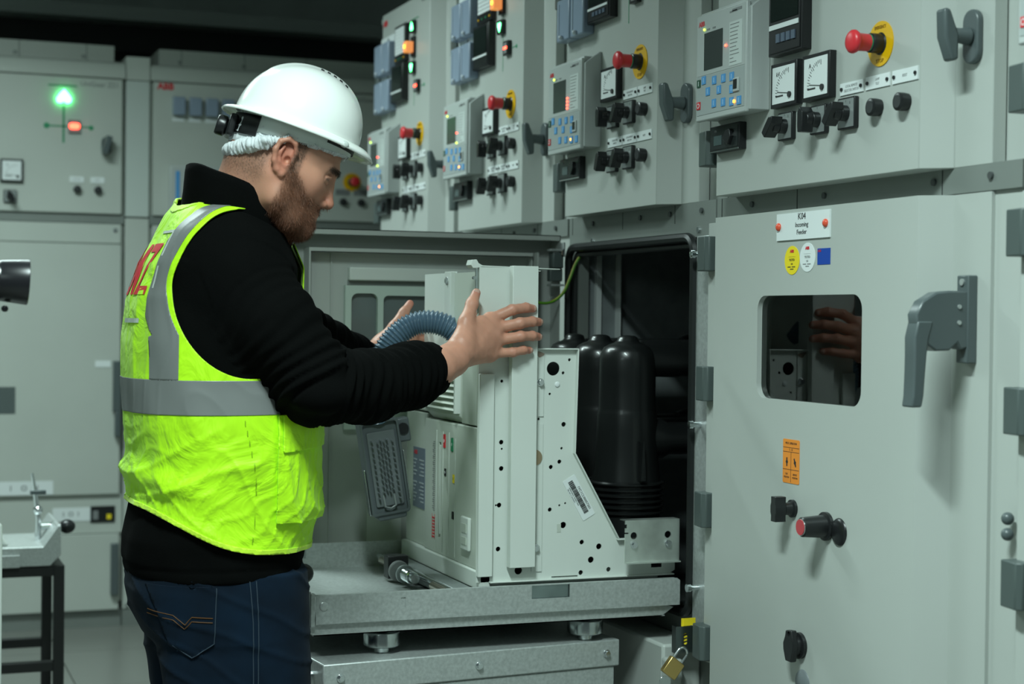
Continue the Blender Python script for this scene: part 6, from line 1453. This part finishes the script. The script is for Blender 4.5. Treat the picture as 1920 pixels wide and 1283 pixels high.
# ---- helmet, in its own tilted frame on the head
TH = Matrix.Translation(O) @ HM.to_4x4() @ Matrix.Translation((-0.003, 0, 0.064)) @ Matrix.Rotation(math.radians(-6.0), 4, 'Y')
nA, nB = 96, 26
def shell(off):
    vs = []
    for j in range(nB + 9):
        for i in range(nA):
            th = 2 * PI * i / nA; c_, s__ = math.cos(th), math.sin(th)
            a = 0.1175 - off; b = 0.105 - off
            front = max(0, c_) ** 3
            if j <= nB:
                ph = PI / 2 * (1 - j / nB)        # top -> rim
                rho = math.cos(ph) ** 0.86; zz = (0.114 - off) * math.sin(ph) ** 0.93
                x = a * rho * c_; y = b * rho * s__
                x += 0.004 * (1 - c_) * math.sin(ph)
                rdg = math.exp(-(y / 0.024) ** 4) * math.sin(ph) ** .5 * 0.0045 * (1 if x > -0.08 else .5)
                zz += rdg
            else:
                k = (j - nB) / 8
                ext = (0.009 + 0.005 * abs(s__) + 0.024 * front * max(0, c_) + 0.014 * max(0, -c_) ** 2) * k
                x = (a + ext) * c_; y = (b + ext * (0.75 if c_ > 0 else 1)) * s__
                zz = -(0.010 * k ** 1.5) - 0.004 * front * k ** 1.1 + (0.004 * max(0, -c_) * k) - off * .3 + 0.004 * math.sin(PI * min(k, 1)) * front
                if j == nB + 8: zz -= 0.003
            vs.append((x, y, zz))
    fs = [(j * nA + i, j * nA + (i + 1) % nA, (j + 1) * nA + (i + 1) % nA, (j + 1) * nA + i) for j in range(nB + 8) for i in range(nA)]
    return vs, fs
hs_, hf = shell(0.0)
m = MB(); m.T = TH; m.add(hs_, hf); helm = m.build('helmet', HELM, man, smooth=60, label='white safety helmet'); solid(helm, 0.003)
def hm(): k = MB(); k.T = TH; return k
# ridge vents
for k in range(5):
    x = 0.010 + 0.0125 * k; y = 0.030
    ph = math.acos(min(1, (math.hypot(x / .1175, y / .105)) ** (1 / .86))); z = 0.114 * math.sin(ph) ** .93
    m = hm(); m.T = TH @ Matrix.Translation((x, y, z + 0.0012)) @ Matrix.Rotation(-0.30, 4, 'X') @ Matrix.Rotation(0.15 + x * 4, 4, 'Y'); m.box(-0.0030, 0.0030, -0.0035, 0.0035, -0.004, 0.0012); m.build('vent_slot', INK, helm)
    m = hm(); m.T = TH @ Matrix.Translation((x, -y, z + 0.0012)) @ Matrix.Rotation(0.30, 4, 'X') @ Matrix.Rotation(0.15 + x * 4, 4, 'Y'); m.box(-0.0030, 0.0030, -0.0035, 0.0035, -0.004, 0.0012); m.build('vent_slot', INK, helm)
sgnS = 1
for s in (1, -1):
    m = hm(); m.sphere((0.085, s * 0.086, -0.010), 0.007, 8, sc=(1.2, .6, .9)); m.build('accessory_clip', BAND, helm, smooth=True)
# rim band, cradle and ratchet
def band(name, a, b, z0, z1, th0, th1, mtl, par, zf=None, T=None):
    n = 60; vs = []; 
    for i in range(n + 1):
        th = math.radians(th0 + (th1 - th0) * i / n)
        for (r_, z) in ((0, z0), (0, z1)):
            vs.append(((a + r_) * math.cos(th), (b + r_) * math.sin(th), z + (zf(th) if zf else 0)))
    fs = [(2 * i, 2 * i + 1, 2 * i + 3, 2 * i + 2) for i in range(n)]
    m = MB(); m.T = TH if T is None else T; m.add(vs, fs); o = m.build(name, mtl, par, smooth=True); solid(o, 0.002); return o
zt = lambda th: 0.006 + 0.012 * max(0, math.cos(th)) - 0.008 * max(0, -math.cos(th))
band('headband', 0.110, 0.090, -0.040, 0.006, 12, 348, BAND, helm, zt)
band('sweat_strip', 0.112, 0.092, -0.030, -0.008, -60, 60, BLACKM, helm, lambda th: 0.014)
m = hm(); m.box(-0.118, -0.060, -0.088, 0.088, -0.010, 0.004); 
band('rear_cradle', 0.113, 0.093, -0.044, -0.006, 128, 232, BLACK, helm, lambda th: -0.004)
m = hm(); m.box(-0.120, -0.106, -0.040, 0.040, -0.056, -0.016); m.build('ratchet_housing', BLACK, helm, bev=0.004)
m = hm(); m.lathe([(0.017, -0.140), (0.019, -0.136), (0.019, -0.124), (0.014, -0.120)], (0, 0, -0.040), 'x', 20); rk = m.build('ratchet_knob', BLACK, helm, bev=0.001)
rebase(man, (-0.965, 3.12, 0.0))
